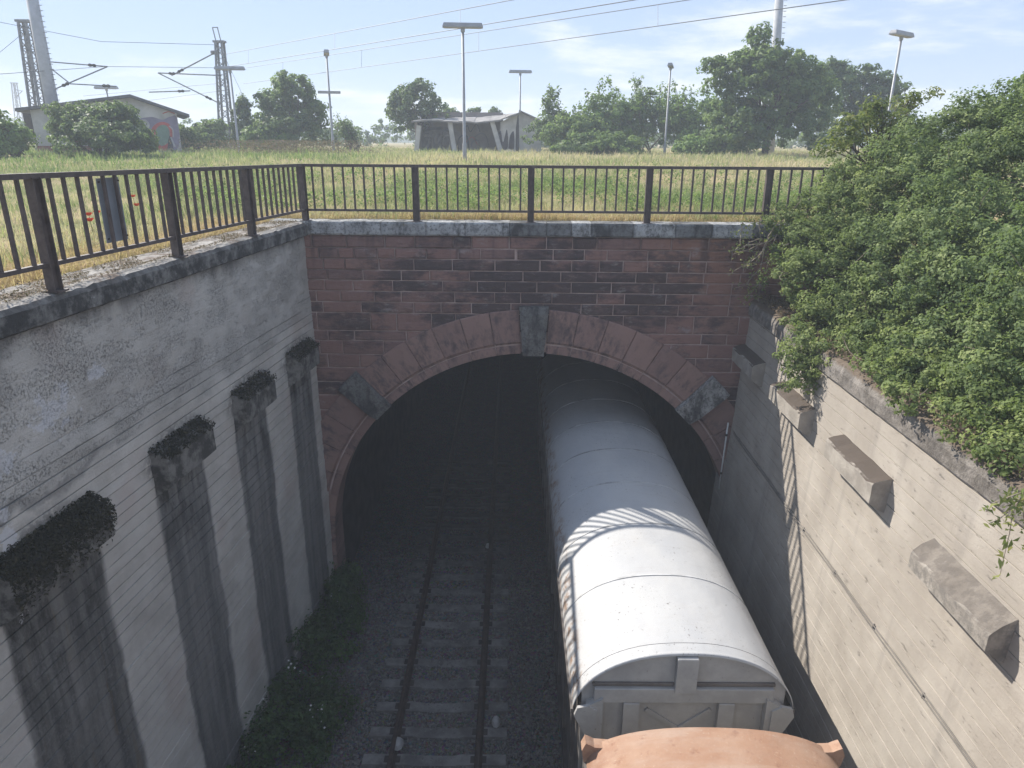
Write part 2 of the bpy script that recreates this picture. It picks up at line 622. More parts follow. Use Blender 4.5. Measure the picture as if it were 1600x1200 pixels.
def m_right_concrete():
    g = G('sunlit_concrete')
    n = g.noise(1.2, 6, 0.6)
    c = g.mix(g.step(n, 0.3, 0.72), (0.32, 0.285, 0.245), (0.43, 0.39, 0.34))
    brd = g.noise(1.0, 2, 0.5, g.vec((0.2, 0.3, 6.0)))
    c = g.mix(g.mul(g.step(brd, 0.4, 0.75), 0.35), c, (0.36, 0.32, 0.275))
    pit = g.step(g.noise(11, 6, 0.8, g.vec((1, 0.30, 1.4))), 0.60, 0.66)
    c = g.mix(g.mul(pit, 0.7), c, (0.15, 0.135, 0.12))
    fine = g.step(g.noise(42, 4, 0.7), 0.58, 0.68)
    c = g.mix(g.mul(fine, 0.22), c, (0.2, 0.18, 0.16))
    st = g.mul(g.step(g.noise(3, 4, 0.6, g.vec((1, 1, 0.08))), 0.56, 0.7), 0.35)
    c = g.mix(st, c, (0.24, 0.22, 0.2))
    lines = g.step(g.noise(2.0, 5, 0.7, g.vec((0.2, 0.5, 16))), 0.64, 0.70)
    c = g.mix(g.mul(lines, 0.45), c, (0.20, 0.18, 0.155))
    big = g.step(g.noise(0.7, 5, 0.6, g.vec((1, 1, 0.6))), 0.48, 0.66)
    c = g.mix(g.mul(big, 0.28), c, (0.27, 0.24, 0.205))
    h_ = g.math('SUBTRACT', g.math('ADD', g.noise(34, 5, 0.75), g.mul(g.noise(10, 3, 0.6, g.vec((1, 0.12, 3))), 0.7)), g.math('ADD', pit, g.mul(lines, 0.6)))
    g.bump(h_, 0.6, 0.012)
    return g.done(c, 0.92, 0.2)


def m_coping_concrete():
    g = G('lichen_concrete')
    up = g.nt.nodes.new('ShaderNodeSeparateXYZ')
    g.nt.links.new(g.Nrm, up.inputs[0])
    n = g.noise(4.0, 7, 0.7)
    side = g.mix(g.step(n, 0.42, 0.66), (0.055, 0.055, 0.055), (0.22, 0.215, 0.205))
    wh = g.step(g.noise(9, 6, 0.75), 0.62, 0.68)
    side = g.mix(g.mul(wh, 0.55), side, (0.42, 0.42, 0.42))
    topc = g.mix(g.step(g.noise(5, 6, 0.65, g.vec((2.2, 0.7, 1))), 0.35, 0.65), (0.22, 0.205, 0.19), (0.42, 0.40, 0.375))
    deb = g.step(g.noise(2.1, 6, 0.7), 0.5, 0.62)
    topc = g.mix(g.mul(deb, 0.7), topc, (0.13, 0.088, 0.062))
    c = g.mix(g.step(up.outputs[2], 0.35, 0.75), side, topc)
    g.bump(g.math('ADD', g.noise(22, 6, 0.75), g.mul(g.noise(6, 4), 1.2)), 0.9, 0.03)
    return g.done(c, 0.95, 0.15)


def m_coping_right():
    g = G('soiled_coping_concrete')
    c = g.mix(g.step(g.noise(3.5, 7, 0.7), 0.38, 0.66), (0.155, 0.140, 0.125), (0.29, 0.265, 0.24))
    c = g.mix(g.mul(g.step(g.noise(9, 6, 0.75), 0.52, 0.66), 0.6), c, (0.085, 0.078, 0.070))
    c = g.mix(g.mul(g.step(g.noise(3.0, 5, 0.7, g.vec((1, 1.6, 0.15))), 0.5, 0.68), 0.5), c, (0.10, 0.092, 0.085))
    top = g.step(g.math('ADD', g.Z, g.mul(g.noise(6, 5, 0.7), 0.12)), -3.05, -2.99)
    c = g.mix(g.mul(top, 0.85), c, (0.15, 0.115, 0.085))
    g.bump(g.math('ADD', g.noise(22, 6, 0.75), g.mul(g.noise(6, 4), 1.2)), 0.9, 0.03)
    return g.done(c, 0.95, 0.15)


def m_corbel_right():
    g = G('corbel_concrete')
    up = g.nt.nodes.new('ShaderNodeSeparateXYZ')
    g.nt.links.new(g.Nrm, up.inputs[0])
    c = g.mix(g.step(g.noise(3, 6, 0.65), 0.35, 0.68), (0.27, 0.245, 0.215), (0.40, 0.365, 0.32))
    near = g.inv(g.step(g.Y, 7.0, 7.4))
    grime = g.mul(g.step(g.noise(7, 6, 0.7), 0.42, 0.58), near)
    c = g.mix(g.mul(grime, 0.6), c, (0.15, 0.14, 0.13))
    dirt = g.step(g.math('ADD', up.outputs[2], g.mul(g.math('SUBTRACT', g.noise(12, 4), 0.5), 0.5)), 0.45, 0.62)
    c = g.mix(g.mul(dirt, g.math('SUBTRACT', 1.0, g.mul(near, 0.45))), c, (0.095, 0.078, 0.066))
    g.bump(g.noise(26, 6, 0.75), 0.7, 0.02)
    return g.done(c, 0.95, 0.15)


def m_corbel_left():
    g = G('mossy_corbel_concrete')
    c = g.mix(g.step(g.noise(4, 6, 0.7), 0.4, 0.62), (0.065, 0.063, 0.058), (0.22, 0.21, 0.195))
    lt = g.step(g.noise(7, 6, 0.75), 0.62, 0.7)
    c = g.mix(g.mul(lt, 0.5), c, (0.33, 0.32, 0.30))
    g.bump(g.noise(20, 6, 0.75), 0.9, 0.03)
    return g.done(c, 0.95, 0.15)


def m_roof_white():
    g = G('white_roof_paint')
    n = g.noise(1.0, 5, 0.55, g.vec((1.2, 0.5, 1)))
    c = g.mix(g.step(n, 0.3, 0.7), (0.40, 0.405, 0.415), (0.47, 0.468, 0.462))
    sp = g.mul(g.step(g.noise(26, 4, 0.7, g.vec((1.2, 0.8, 1))), 0.615, 0.66), g.step(g.noise(1.3, 5, 0.65), 0.44, 0.58))
    c = g.mix(g.mul(sp, 0.75), c, (0.10, 0.085, 0.07))
    sm = g.step(g.noise(2.6, 6, 0.7, g.vec((2.2, 0.5, 1))), 0.54, 0.74)
    c = g.mix(g.mul(sm, 0.28), c, (0.42, 0.40, 0.38))
    rust = g.mul(g.inv(g.step(g.X, 0.86, 0.99)), g.step(g.noise(5.0, 5, 0.7, g.vec((1, 0.8, 1))), 0.46, 0.62))
    c = g.mix(g.mul(rust, 0.8), c, (0.22, 0.12, 0.06))
    drip = g.step(g.noise(3.0, 5, 0.65, g.vec((0.35, 3.2, 0.35))), 0.55, 0.74)
    c = g.mix(g.mul(drip, 0.22), c, (0.34, 0.31, 0.28))
    dust = g.step(g.noise(1.1, 6, 0.7), 0.5, 0.75)
    c = g.mix(g.mul(dust, 0.25), c, (0.40, 0.375, 0.35))
    g.bump(g.math('ADD', g.noise(1.7, 3), g.mul(g.noise(6, 3), 0.25)), 0.35, 0.06)
    return g.done(c, 0.6, 0.35)


def m_wagon_grey():
    g = G('grey_wagon_paint')
    n = g.noise(2.5, 6, 0.65)
    c = g.mix(g.step(n, 0.3, 0.7), (0.30, 0.295, 0.29), (0.40, 0.39, 0.38))
    low = g.inv(g.step(g.Z, -7.6, -6.6))
    c = g.mix(g.mul(low, 0.55), c, (0.27, 0.235, 0.20))
    sp = g.step(g.noise(18, 4, 0.65), 0.66, 0.72)
    c = g.mix(g.mul(sp, 0.6), c, (0.13, 0.10, 0.08))
    return g.done(c, 0.6, 0.35)


def m_rust_roof():
    g = G('rusty_orange_roof_paint')
    n = g.noise(1.6, 6, 0.62)
    c = g.mix(g.step(n, 0.3, 0.72), (0.31, 0.175, 0.11), (0.38, 0.25, 0.175))
    sp = g.step(g.noise(26, 4, 0.7), 0.60, 0.68)
    c = g.mix(g.mul(sp, 0.5), c, (0.44, 0.33, 0.25))
    dk = g.step(g.noise(6, 6, 0.72), 0.56, 0.70)
    c = g.mix(g.mul(dk, 0.6), c, (0.20, 0.095, 0.06))
    wash = g.step(g.noise(1.3, 6, 0.65, g.vec((0.5, 2.0, 1))), 0.45, 0.7)
    c = g.mix(g.mul(wash, 0.5), c, (0.42, 0.33, 0.27))
    lef = g.mul(g.inv(g.step(g.X, 0.85, 1.35)), g.step(g.noise(3.5, 5, 0.7), 0.35, 0.6))
    c = g.mix(g.mul(lef, 0.55), c, (0.22, 0.11, 0.07))
    g.bump(g.math('ADD', g.noise(2.0, 4), g.mul(g.noise(30, 4, 0.7), 0.15)), 0.4, 0.05)
    return g.done(c, 0.75, 0.3)


def m_ballast():
    g = G('ballast')
    v = g.noise(3.0, 5, 0.65)
    c = g.mix(g.step(v, 0.3, 0.7), (0.085, 0.078, 0.075), (0.155, 0.145, 0.138))
    c = g.mix(g.mul(g.step(g.math('ADD', g.Y, g.noise(0.8, 3)), 13.6, 18.5), 0.75), c, (0.022, 0.021, 0.021))  # tunnel darkness painted into the bed colour beyond the portal
    cell = g.nt.nodes.new('ShaderNodeTexVoronoi')
    cell.inputs['Scale'].default_value = 22
    g.put(cell.inputs['Vector'], g.P)
    c = g.mix(0.55, c, cell.outputs['Color'], 'SOFT_LIGHT')
    g.bump(g.inv(g.voro(22)), 1.0, 0.04)
    return g.done(c, 0.95, 0.15)


def m_ground():
    g = G('soil_and_dry_grass')
    n = g.noise(0.6, 6, 0.6)
    c = g.mix(g.step(n, 0.35, 0.65), (0.26, 0.21, 0.11), (0.40, 0.31, 0.18))
    gr = g.step(g.noise(0.25, 5, 0.6), 0.45, 0.6)
    c = g.mix(g.mul(gr, 0.6), c, (0.12, 0.16, 0.05))
    g.bump(g.noise(18, 5, 0.7), 0.8, 0.05)
    return g.done(c, 0.97, 0.1)


M = {}
M['sandstone'] = m_sandstone()
M['mortar'] = m_mortar()
M['voussoir'] = m_voussoir()
M['coping_stone'] = m_greystone('pale_lichen_stone', (0.32, 0.325, 0.325), (0.48, 0.485, 0.485), (0.07, 0.07, 0.07), 0.85)
M['keystone'] = m_greystone('pale_keystone', (0.30, 0.295, 0.285), (0.47, 0.46, 0.445), (0.05, 0.05, 0.05), 0.9)
M['left_conc'] = m_left_concrete()
M['right_conc'] = m_right_concrete()
M['cope_conc'] = m_coping_concrete()
M['cope_r'] = m_coping_right()
M['corbel_r'] = m_corbel_right()
M['corbel_l'] = m_corbel_left()
M['roof'] = m_roof_white()
M['wagon'] = m_wagon_grey()
M['rust_roof'] = m_rust_roof()
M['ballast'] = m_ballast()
M['ground'] = m_ground()
M['seam'] = mat_simple('dirty_roof_seam', (0.36, 0.36, 0.36), 0.7, 0.3, 0, 0.45, 3, 0)
M['rail_paint'] = mat_simple('dark_railing_paint', (0.080, 0.062, 0.058), 0.55, 0.4, 0, 0.3, 9, 0.2)
M['plate'] = mat_simple('grey_sheet_metal', (0.20, 0.22, 0.25), 0.5, 0.5, 0.2, 0.12, 3, 0.05)
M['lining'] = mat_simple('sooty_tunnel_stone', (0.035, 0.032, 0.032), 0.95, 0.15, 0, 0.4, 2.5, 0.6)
M['dark_steel'] = mat_simple('dark_underframe', (0.045, 0.038, 0.034), 0.8, 0.3, 0, 0.35, 5, 0.3)
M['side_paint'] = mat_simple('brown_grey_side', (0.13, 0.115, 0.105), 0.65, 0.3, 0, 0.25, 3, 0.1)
M['rail_steel'] = mat_simple('rusty_rail_steel', (0.050, 0.034, 0.028), 0.7, 0.4, 0.2, 0.3, 8, 0.2)
def m_tunnel_shade(name, lo, hi, scale):
    g = G(name)
    c = g.mix(g.step(g.noise(scale, 5, 0.65), 0.3, 0.7), lo, hi)
    c = g.mix(g.mul(g.step(g.math('ADD', g.Y, g.noise(0.8, 3)), 13.6, 18.5), 0.75), c, (0.022, 0.021, 0.021))  # shade of the tunnel put into the colour, growing inwards
    g.bump(g.noise(scale * 6, 3), 0.4, 0.01)
    return g.done(c, 0.95, 0.2)


M['sleeper'] = m_tunnel_shade('sleeper_concrete', (0.10, 0.094, 0.09), (0.21, 0.20, 0.19), 2.5)
M['stone_bits'] = m_tunnel_shade('ballast_stone', (0.085, 0.08, 0.076), (0.21, 0.20, 0.19), 14)
M['lamp'] = mat_simple('galvanised_lamp', (0.30, 0.31, 0.33), 0.55, 0.4, 0.2, 0.12, 3, 0.05)
M['mast'] = mat_simple('mast_steel', (0.22, 0.225, 0.235), 0.65, 0.35, 0.2, 0.25, 4, 0.1)
M['pole_conc'] = mat_simple('pale_concrete_pole', (0.40, 0.41, 0.43), 0.85, 0.25, 0, 0.12, 2, 0.1)
M['wire'] = mat_simple('copper_wire', (0.09, 0.10, 0.11), 0.6, 0.4, 0.4, 0.1, 2, 0)
M['plaster'] = mat_simple('dirty_white_plaster', (0.46, 0.45, 0.43), 0.9, 0.2, 0, 0.2, 1.2, 0.2)
M['plaster_in'] = mat_simple('dull_brick_backwall', (0.25, 0.215, 0.20), 0.92, 0.2, 0, 0.2, 1.6, 0.2)
M['roof_tin'] = mat_simple('grey_roof_sheet', (0.24, 0.23, 0.225), 0.8, 0.3, 0, 0.25, 1.5, 0.2)
M['roof_dark'] = mat_simple('dark_roof_edge', (0.11, 0.115, 0.13), 0.8, 0.3, 0, 0.2, 1.5, 0.1)
M['brick'] = mat_simple('red_brick_base', (0.22, 0.10, 0.08), 0.9, 0.2, 0, 0.25, 4, 0.4)
M['paint_grey'] = mat_simple('grey_spray_paint', (0.16, 0.155, 0.175), 0.8, 0.2, 0, 0.15, 2, 0)
M['paint_light'] = mat_simple('pale_spray_paint', (0.36, 0.35, 0.36), 0.8, 0.2, 0, 0.15, 2, 0)
M['paint_black'] = mat_simple('black_spray_paint', (0.055, 0.05, 0.06), 0.8, 0.2, 0, 0.15, 2, 0)
M['paint_red'] = mat_simple('red_spray_paint', (0.42, 0.10, 0.085), 0.8, 0.2, 0, 0.15, 2, 0)
M['paint_green'] = mat_simple('green_spray_paint', (0.16, 0.24, 0.19), 0.8, 0.2, 0, 0.15, 2, 0)
M['paint_blue'] = mat_simple('mauve_spray_paint', (0.22, 0.20, 0.27), 0.8, 0.2, 0, 0.15, 2, 0)
M['bark'] = mat_simple('bark', (0.11, 0.09, 0.07), 0.95, 0.2, 0, 0.35, 8, 0.5)
M['twig'] = mat_simple('dry_twig', (0.24, 0.20, 0.155), 0.9, 0.2, 0, 0.25, 8, 0.2)
M['white_pole'] = mat_simple('white_pole_paint', (0.62, 0.62, 0.60), 0.6, 0.3, 0, 0.08, 6, 0)
M['cable'] = mat_simple('cable_sheath', (0.17, 0.155, 0.14), 0.8, 0.3, 0, 0.15, 5, 0)
M['litter'] = mat_simple('white_litter', (0.30, 0.295, 0.285), 0.7, 0.3, 0, 0.08, 5, 0)
M['hill'] = mat_simple('far_hill_woods', (0.06, 0.085, 0.05), 0.95, 0.1, 0, 0.35, 0.02, 0)
M['moss'] = mat_leaf('dark_moss', (0.014, 0.014, 0.010), (0.036, 0.034, 0.020), (0.085, 0.075, 0.040), 0.05, 0.9)
M['leaf_shrub'] = mat_leaf('shrub_leaves', (0.048, 0.082, 0.034), (0.155, 0.215, 0.088), (0.34, 0.395, 0.17), 0.45, 0.65)
M['leaf_yellow'] = mat_leaf('yellow_green_leaves', (0.085, 0.115, 0.036), (0.17, 0.21, 0.065), (0.34, 0.33, 0.11), 0.42)
M['leaf_tree'] = mat_leaf('tree_leaves', (0.055, 0.105, 0.038), (0.135, 0.215, 0.075), (0.27, 0.35, 0.13), 0.55)
M['leaf_dark'] = mat_leaf('dark_tree_leaves', (0.048, 0.088, 0.042), (0.11, 0.175, 0.08), (0.22, 0.29, 0.13), 0.52)
M['leaf_bright'] = mat_leaf('bright_bush_leaves', (0.065, 0.13, 0.030), (0.14, 0.24, 0.055), (0.24, 0.36, 0.09), 0.4)
M['leaf_fresh'] = mat_leaf('fresh_shrub_leaves', (0.058, 0.092, 0.034), (0.175, 0.230, 0.082), (0.36, 0.405, 0.155), 0.45, 0.65)
M['leaf_weed'] = mat_leaf('shade_weed_leaves', (0.025, 0.05, 0.02), (0.05, 0.09, 0.03), (0.09, 0.16, 0.05), 0.3)
M['grass'] = mat_leaf('meadow_grass', (0.15, 0.24, 0.075), (0.44, 0.43, 0.24), (0.72, 0.59, 0.40), 0.48, 0.8)
M['straw'] = mat_leaf('straw', (0.30, 0.24, 0.11), (0.56, 0.40, 0.22), (0.74, 0.54, 0.34), 0.45, 0.8)
M['dead_leaf'] = mat_leaf('dead_leaves', (0.085, 0.062, 0.045), (0.16, 0.118, 0.082), (0.29, 0.22, 0.15), 0.15, 0.9)
M['petal'] = mat_simple('poppy_petal', (0.62, 0.075, 0.035), 0.7, 0.2, 0, 0.1, 10, 0)
M['flower_white'] = mat_simple('white_petal', (0.62, 0.62, 0.58), 0.8, 0.2, 0, 0.05, 5, 0)

# ---------------------------------------------------------------- geometry of the place
PY = 14.30            # front face of the portal
RAIL_Z = -10.05


def xl(y):            # face of the left retaining wall
    return -4.19 + (y - 14.39) * 0.0937


def xr(y, z):         # face of the right retaining wall
    return 4.8785 + 0.055 * z + 0.0145 * y


def ground_h(x, y):
    t = min(1.0, max(0.0, (y - 15.6) / 19.0))
    t = t * t * (3 - 2 * t)
    h = -1.56 + 0.80 * t
    if y > 34:
        h += 0.12 * min(1.0, (y - 34) / 25)
    k = min(1.0, max(0.0, (y - 16.5) / 3.0)) if abs(x) < 14 else 1.0
    h += 0.05 * k * ns(x * 0.3, y * 0.3, 2.0)
    if x > 4.9 and y < 14.9:      # bank behind the right wall
        d = x - 5.1
        h = -3.12 + 2.0 * min(1.0, max(0.0, d / 5.5)) + 0.08 * ns(x * 0.8, y * 0.8, 5.0)
    return h

# ---------------------------------------------------------------- ground sheet
def build_ground():
    mb = MB()
    far = 300.0
    ys = [14.78, 15.2, 15.6, 16.4, 17.4, 18.6, 20, 21.5, 23, 25, 27, 29, 31, 33, 35, 38, 42, 47, 53, 60, 70, 85, 110, 150, 210, far]
    xs = [-far, -200, -120, -80, -60, -45, -36, -30, -25, -21, -18, -15.5, -13, -11, -9.5, -8.2, -7, -6, -5, -4, -3, -2, -1, 0, 1, 2, 3, 4, 5, 6, 7,
          8.2, 9.5, 11, 13, 15.5, 18, 21, 25, 30, 36, 45, 60, 80, 120, 200, far]
    mb.grid([[(x, y, ground_h(x, y)) for x in xs] for y in ys])
    yl = [-300, -150, -60, -30, -12, -8, -4, -1, 1, 3, 5, 7, 9, 11, 13, 14.78]
    left = []
    for y in yl:
        yc = max(-12.0, y)
        x1 = xl(yc) - 0.62
        row = [x for x in xs if x < -6.3] + [x1]
        left.append([(x, y, ground_h(x, max(y, -12)) if y > -13 else -1.56) for x in row])
    mb.grid(left)
    right = []
    for y in yl:
        yc = max(-12.0, y)
        x0 = xr(yc, -3.1) + 0.30
        row = [x0] + [5.6, 6.2] + [x for x in xs if x > 6.5]
        right.append([(x, y, ground_h(x, max(y, -12))) for x in row])
    mb.grid(right)
    # behind the bridge the cutting ends in a bank
    mb.grid([[(x, y, z) for x in (-6.6, -3, 0, 3, 5.2)] for y, z in ((-300, -1.6), (-60, -1.6), (-24, -1.7), (-12, -10.3))])
    return tag(obj('ground', mb, M['ground'], smooth=True), kind='structure')


build_ground()

mb = MB()
rows = []
for i in range(60):
    y = -14 + i * 1.45
    rows.append([(x, y, -10.285 + 0.04 * ns(x * 1.3, y * 1.3, 1) - (0.05 if abs(x - 0.45) < 0.5 else 0)) for x in np.linspace(-5.6, 5.8, 26)])
mb.grid(rows)
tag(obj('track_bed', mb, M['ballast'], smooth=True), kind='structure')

# far hills
mb = MB()
rows = []
for k, (rad, hz) in enumerate(((255, -3.0), (262, 1.0), (270, 1.8), (290, -3.0))):
    row = []
    for i in range(121):
        a = R(-75 + 150 * i / 120)
        z = hz
        if k in (1, 2):
            z += 2.6 * ns(i * 0.09, k * 0.2, 3) + 0.7 * ns(i * 0.5, k, 9)
        row.append((rad * math.sin(a), rad * math.cos(a), z))
    rows.append(row)
mb.grid(rows)
tag(obj('hills', mb, M['hill'], smooth=False), kind='structure')

# ---------------------------------------------------------------- tunnel portal
YAW = R(-1.3)
portal = thing('tunnel_portal', 'red sandstone tunnel portal with a round arch over the tracks', 'tunnel', (0.36, PY, -10.2))
CX, CZ, RO, RI = 0.45, -8.78, 5.50, 4.55
PX0, PX1 = -5.4, 7.2
CT_Z = -1.79                         # underside of the coping


def arch_band(mb, r0, y0, y1, seg=40, zfloor=-10.3, x0=PX0, x1=PX1, ztop=CT_Z):
    """solid wall with an arched hole; front at y0, back at y1"""
    inner = [(CX - r0, zfloor)] + [(CX - r0 * math.cos(math.pi * k / seg), CZ + r0 * math.sin(math.pi * k / seg)) for k in range(seg + 1)] + [(CX + r0, zfloor)]
    outer = []
    for x, z in inner:
        if z <= CZ + 1e-6:
            outer.append((x0 if x < CX else x1, z))
        else:
            a = math.atan2(z - CZ, x - CX)
            dx, dz = math.cos(a), math.sin(a)
            t = (ztop - CZ) / dz if dz > 1e-6 else 1e9
            tx = ((x1 - CX) if dx > 0 else (x0 - CX)) / dx if abs(dx) > 1e-6 else 1e9
            t = min(t, tx)
            outer.append((CX + dx * t, CZ + dz * t))
    n = len(inner)
    o = len(mb.v)
    for y in (y0, y1):
        mb.v.extend([(x, y, z) for x, z in inner])
        mb.v.extend([(x, y, z) for x, z in outer])
    for i in range(n - 1):
        a, b, c, d = o + i, o + i + 1, o + n + i + 1, o + n + i
        mb.f.append((a, b, c, d))
        mb.f.append((o + 2 * n + i, o + 3 * n + i, o + 3 * n + i + 1, o + 2 * n + i + 1))
        mb.f.append((o + i, o + 2 * n + i, o + 2 * n + i + 1, o + i + 1))


mb = MB()
arch_band(mb, RI + 0.03, PY + 0.004, PY + 0.7)
# corner fill of the spandrels (the radial band above leaves the two top corners open)
mb.add([(PX0, PY + 0.004, CT_Z), (PX0, PY + 0.004, CZ + 5.8), (CX, PY + 0.004, CT_Z)], [(0, 1, 2)])
mb.add([(PX1, PY + 0.004, CT_Z), (PX1, PY + 0.004, CZ + 6.2), (CX, PY + 0.004, CT_Z)], [(0, 2, 1)])
obj('wall', mb, M['mortar'], portal)

# lining of the tunnel, bored on behind the portal
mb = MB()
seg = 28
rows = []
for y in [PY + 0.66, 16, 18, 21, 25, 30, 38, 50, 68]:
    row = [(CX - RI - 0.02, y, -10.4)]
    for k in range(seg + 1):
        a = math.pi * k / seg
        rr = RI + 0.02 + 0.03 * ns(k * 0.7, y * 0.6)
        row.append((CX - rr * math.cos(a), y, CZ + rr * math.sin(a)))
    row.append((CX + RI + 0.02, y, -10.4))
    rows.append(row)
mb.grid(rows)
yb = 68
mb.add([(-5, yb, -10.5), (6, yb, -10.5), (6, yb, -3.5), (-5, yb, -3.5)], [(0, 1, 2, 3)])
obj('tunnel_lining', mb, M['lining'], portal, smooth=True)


def stone_mb(x0, x1, z0, z1, yf, depth, rough, nx, seed, cut=0.013):
    mb = MB()
    nz = 3
    xs_ = [x0] + [x0 + cut * 1.5 + (x1 - x0 - cut * 3) * i / (nx - 1) for i in range(nx)] + [x1]
    zs_ = [z0] + [z0 + cut * 1.5 + (z1 - z0 - cut * 3) * i / (nz - 1) for i in range(nz)] + [z1]
    rows_ = []
    for j, z in enumerate(zs_):
        r_ = []
        for i, x in enumerate(xs_):
            edge = i in (0, len(xs_) - 1) or j in (0, len(zs_) - 1)
            if edge:
                y = yf + 0.002
            else:
                inner = 0 < i - 1 < nx - 1 or 0 < j - 1 < nz - 1
                y = yf - 0.010 - (rough * (0.35 + 0.65 * ns(x * 4 + seed, z * 6, seed * 1.7)) if inner else 0.2 * rough)
            r_.append((x, y, z))
        rows_.append(r_)
    mb.grid(rows_)
    m = len(xs_)
    o = len(mb.v)
    mb.v.extend([(x0, yf + depth, z0), (x1, yf + depth, z0), (x1, yf + depth, z1), (x0, yf + depth, z1)])
    top = (len(zs_) - 1) * m
    mb.f.append(tuple([o, o + 1] + list(reversed(range(0, m)))))
    mb.f.append(tuple([o + 2, o + 3] + list(range(top, top + m))))
    mb.f.append(tuple([o + 3, o] + [k * m for k in range(len(zs_))]))
    mb.f.append(tuple([o + 1, o + 2] + [k * m + m - 1 for k in reversed(range(len(zs_)))]))
    return mb


def px2x(px, row_z):
    """image column on the portal face -> x, at the height row_z"""
    lo, hi = -7.0, 9.0
    for _ in range(40):
        mid = (lo + hi) / 2
        p = (mid, PY, row_z)
        d = p[1] * CT - p[2] * ST
        v = -(p[1] * ST + p[2] * CT) / d
        u = p[0] / d
        c, s = math.cos(ROLL), math.sin(ROLL)
        if 800 + F_PX * (u * c - v * s) < px:
            lo = mid
        else:
            hi = mid
    return lo


COURSES = [-1.80, -2.05, -2.268, -2.50, -2.712, -2.938, -3.165, -3.395, -3.78, -4.00, -4.30, -4.60]
z = -4.60
while z > -10.0:
    z -= 0.30 + 0.07 * random.random()
    COURSES.append(z)
A5 = lambda k: 440 + k * 0.2625
A6 = lambda k: 800 + k * 0.2625
JOINTS = [
    [A5(k) for k in (170, 380, 610, 790, 1020, 1130, 1355)] + [A6(k) for k in (205, 360, 505, 765, 945, 1165, 1400)],
    [A5(k) for k in (210, 330, 425, 565, 670, 860, 1050, 1185, 1390)] + [A6(k) for k in (30, 245, 430, 565, 805, 1055, 1300)],
    [A5(k) for k in (240, 370, 575, 785, 1015, 1270, 1540)] + [A6(k) for k in (165, 355, 520, 660, 805, 990, 1150, 1370)],
    [A5(k) for k in (265, 480, 710, 880, 1118, 1437)] + [A6(k) for k in (65, 290, 500, 735, 918, 1135, 1350)],
    [A5(k) for k in (250, 420, 658, 958, 1165, 1332, 1520)] + [A6(k) for k in (147, 352, 590, 840, 1155, 1300)],
    [A5(k) for k in (200, 345, 548, 710, 1030, 1268, 1423)] + [A6(k) for k in (52, 238, 505, 668, 912, 1070, 1290)],
    [A5(k) for k in (240, 470, 785, 948, 1130, 1365)] + [A6(k) for k in (185, 410, 600, 750, 985, 1280)],
    [A5(k) for k in (205, 525, 682, 892, 1035)] + [A6(k) for k in (515, 660, 910, 1075, 1340)],
    [A5(k) for k in (270, 430, 740)] + [A6(k) for k in (805, 1120, 1270)],
    [A5(k) for k in (220, 360, 605)] + [A6(k) for k in (940, 1160, 1340)],
    [A5(k) for k in (270, 460)] + [A6(k) for k in (1085, 1300)],
]
seed = 0
for r in range(len(COURSES) - 1):
    zt, zb = COURSES[r], COURSES[r + 1]
    if r < len(JOINTS):
        xs_ = sorted(px2x(p, (zt + zb) / 2) for p in JOINTS[r])
    else:
        xs_ = [-4.5 + 0.3 * random.random(), 5.2 + 0.3 * random.random()]
    xs_ = [x for x in xs_ if x > -4.75]
    while xs_[0] > -4.7:
        xs_.insert(0, xs_[0] - 0.75 - 0.2 * random.random())
    while xs_[-1] < 6.6:
        xs_.append(xs_[-1] + 0.6 + 0.4 * random.random())
    for a, b in zip(xs_[:-1], xs_[1:]):
        pieces = [(a, b)]
        # keep the stone out of the opening: its cut end hides behind the arch ring
        rc = 4.80
        if zb - CZ < rc:
            half = math.sqrt(max(0.0, rc * rc - max(0.0, zb - CZ) ** 2))
            lo, hi = CX - half, CX + half
            pieces = []
            if a < lo:
                pieces.append((a, min(b, lo)))
            if b > hi:
                pieces.append((max(a, hi), b))
        for p, q in pieces:
            if q - p < 0.10:
                continue
            seed += 1
            j = 0.011
            smooth_end = p < -3.6 or q > 3.6
            rough = (0.012 if smooth_end else 0.034) * (0.7 + 0.6 * random.random())
            yf = PY - 0.002 - 0.008 * random.random()
            nx = 3 if q - p < 0.4 else 5
            s = stone_mb(p + j, q - j, zb + j, zt - j, yf, 0.12, rough, nx, seed * 3.1)
            obj('stone', s, M['sandstone'], portal, origin=((p + q) / 2, PY, (zt + zb) / 2))

# voussoirs, keystone and the two grey imposts
PROFILE = [(RO, 0.10), (RO, -0.050), (RO - 0.02, -0.060), (RI + 0.27, -0.060), (RI + 0.25, -0.045), (RI + 0.235, 0.00), (RI + 0.19, 0.012),
           (RI + 0.16, -0.01), (RI + 0.13, -0.02), (RI + 0.01, -0.02), (RI, -0.01), (RI, 0.66), (RI + 0.3, 0.66)]


def arc_stone(a0, a1, profile, dy=0.0, gap=0.009):
    """angles in degrees from the vertical, positive to the right"""
    mb = MB()
    g = math.degrees(gap / RO)
    nseg = 3
    rows_ = []
    for i in range(nseg + 1):
        a = R(a0 + g + (a1 - a0 - 2 * g) * i / nseg)
        rows_.append([(CX + rr * math.sin(a), PY + yy + dy, CZ + rr * math.cos(a)) for rr, yy in profile])
    m = len(profile)
    for rr in rows_:
        mb.v.extend(rr)
    for i in range(nseg):
        for k in range(m):
            kk = (k + 1) % m
            mb.f.append((i * m + k, (i + 1) * m + k, (i + 1) * m + kk, i * m + kk))
    mb.f.append(tuple(range(m)))
    mb.f.append(tuple(reversed([nseg * m + k for k in range(m)])))
    return mb


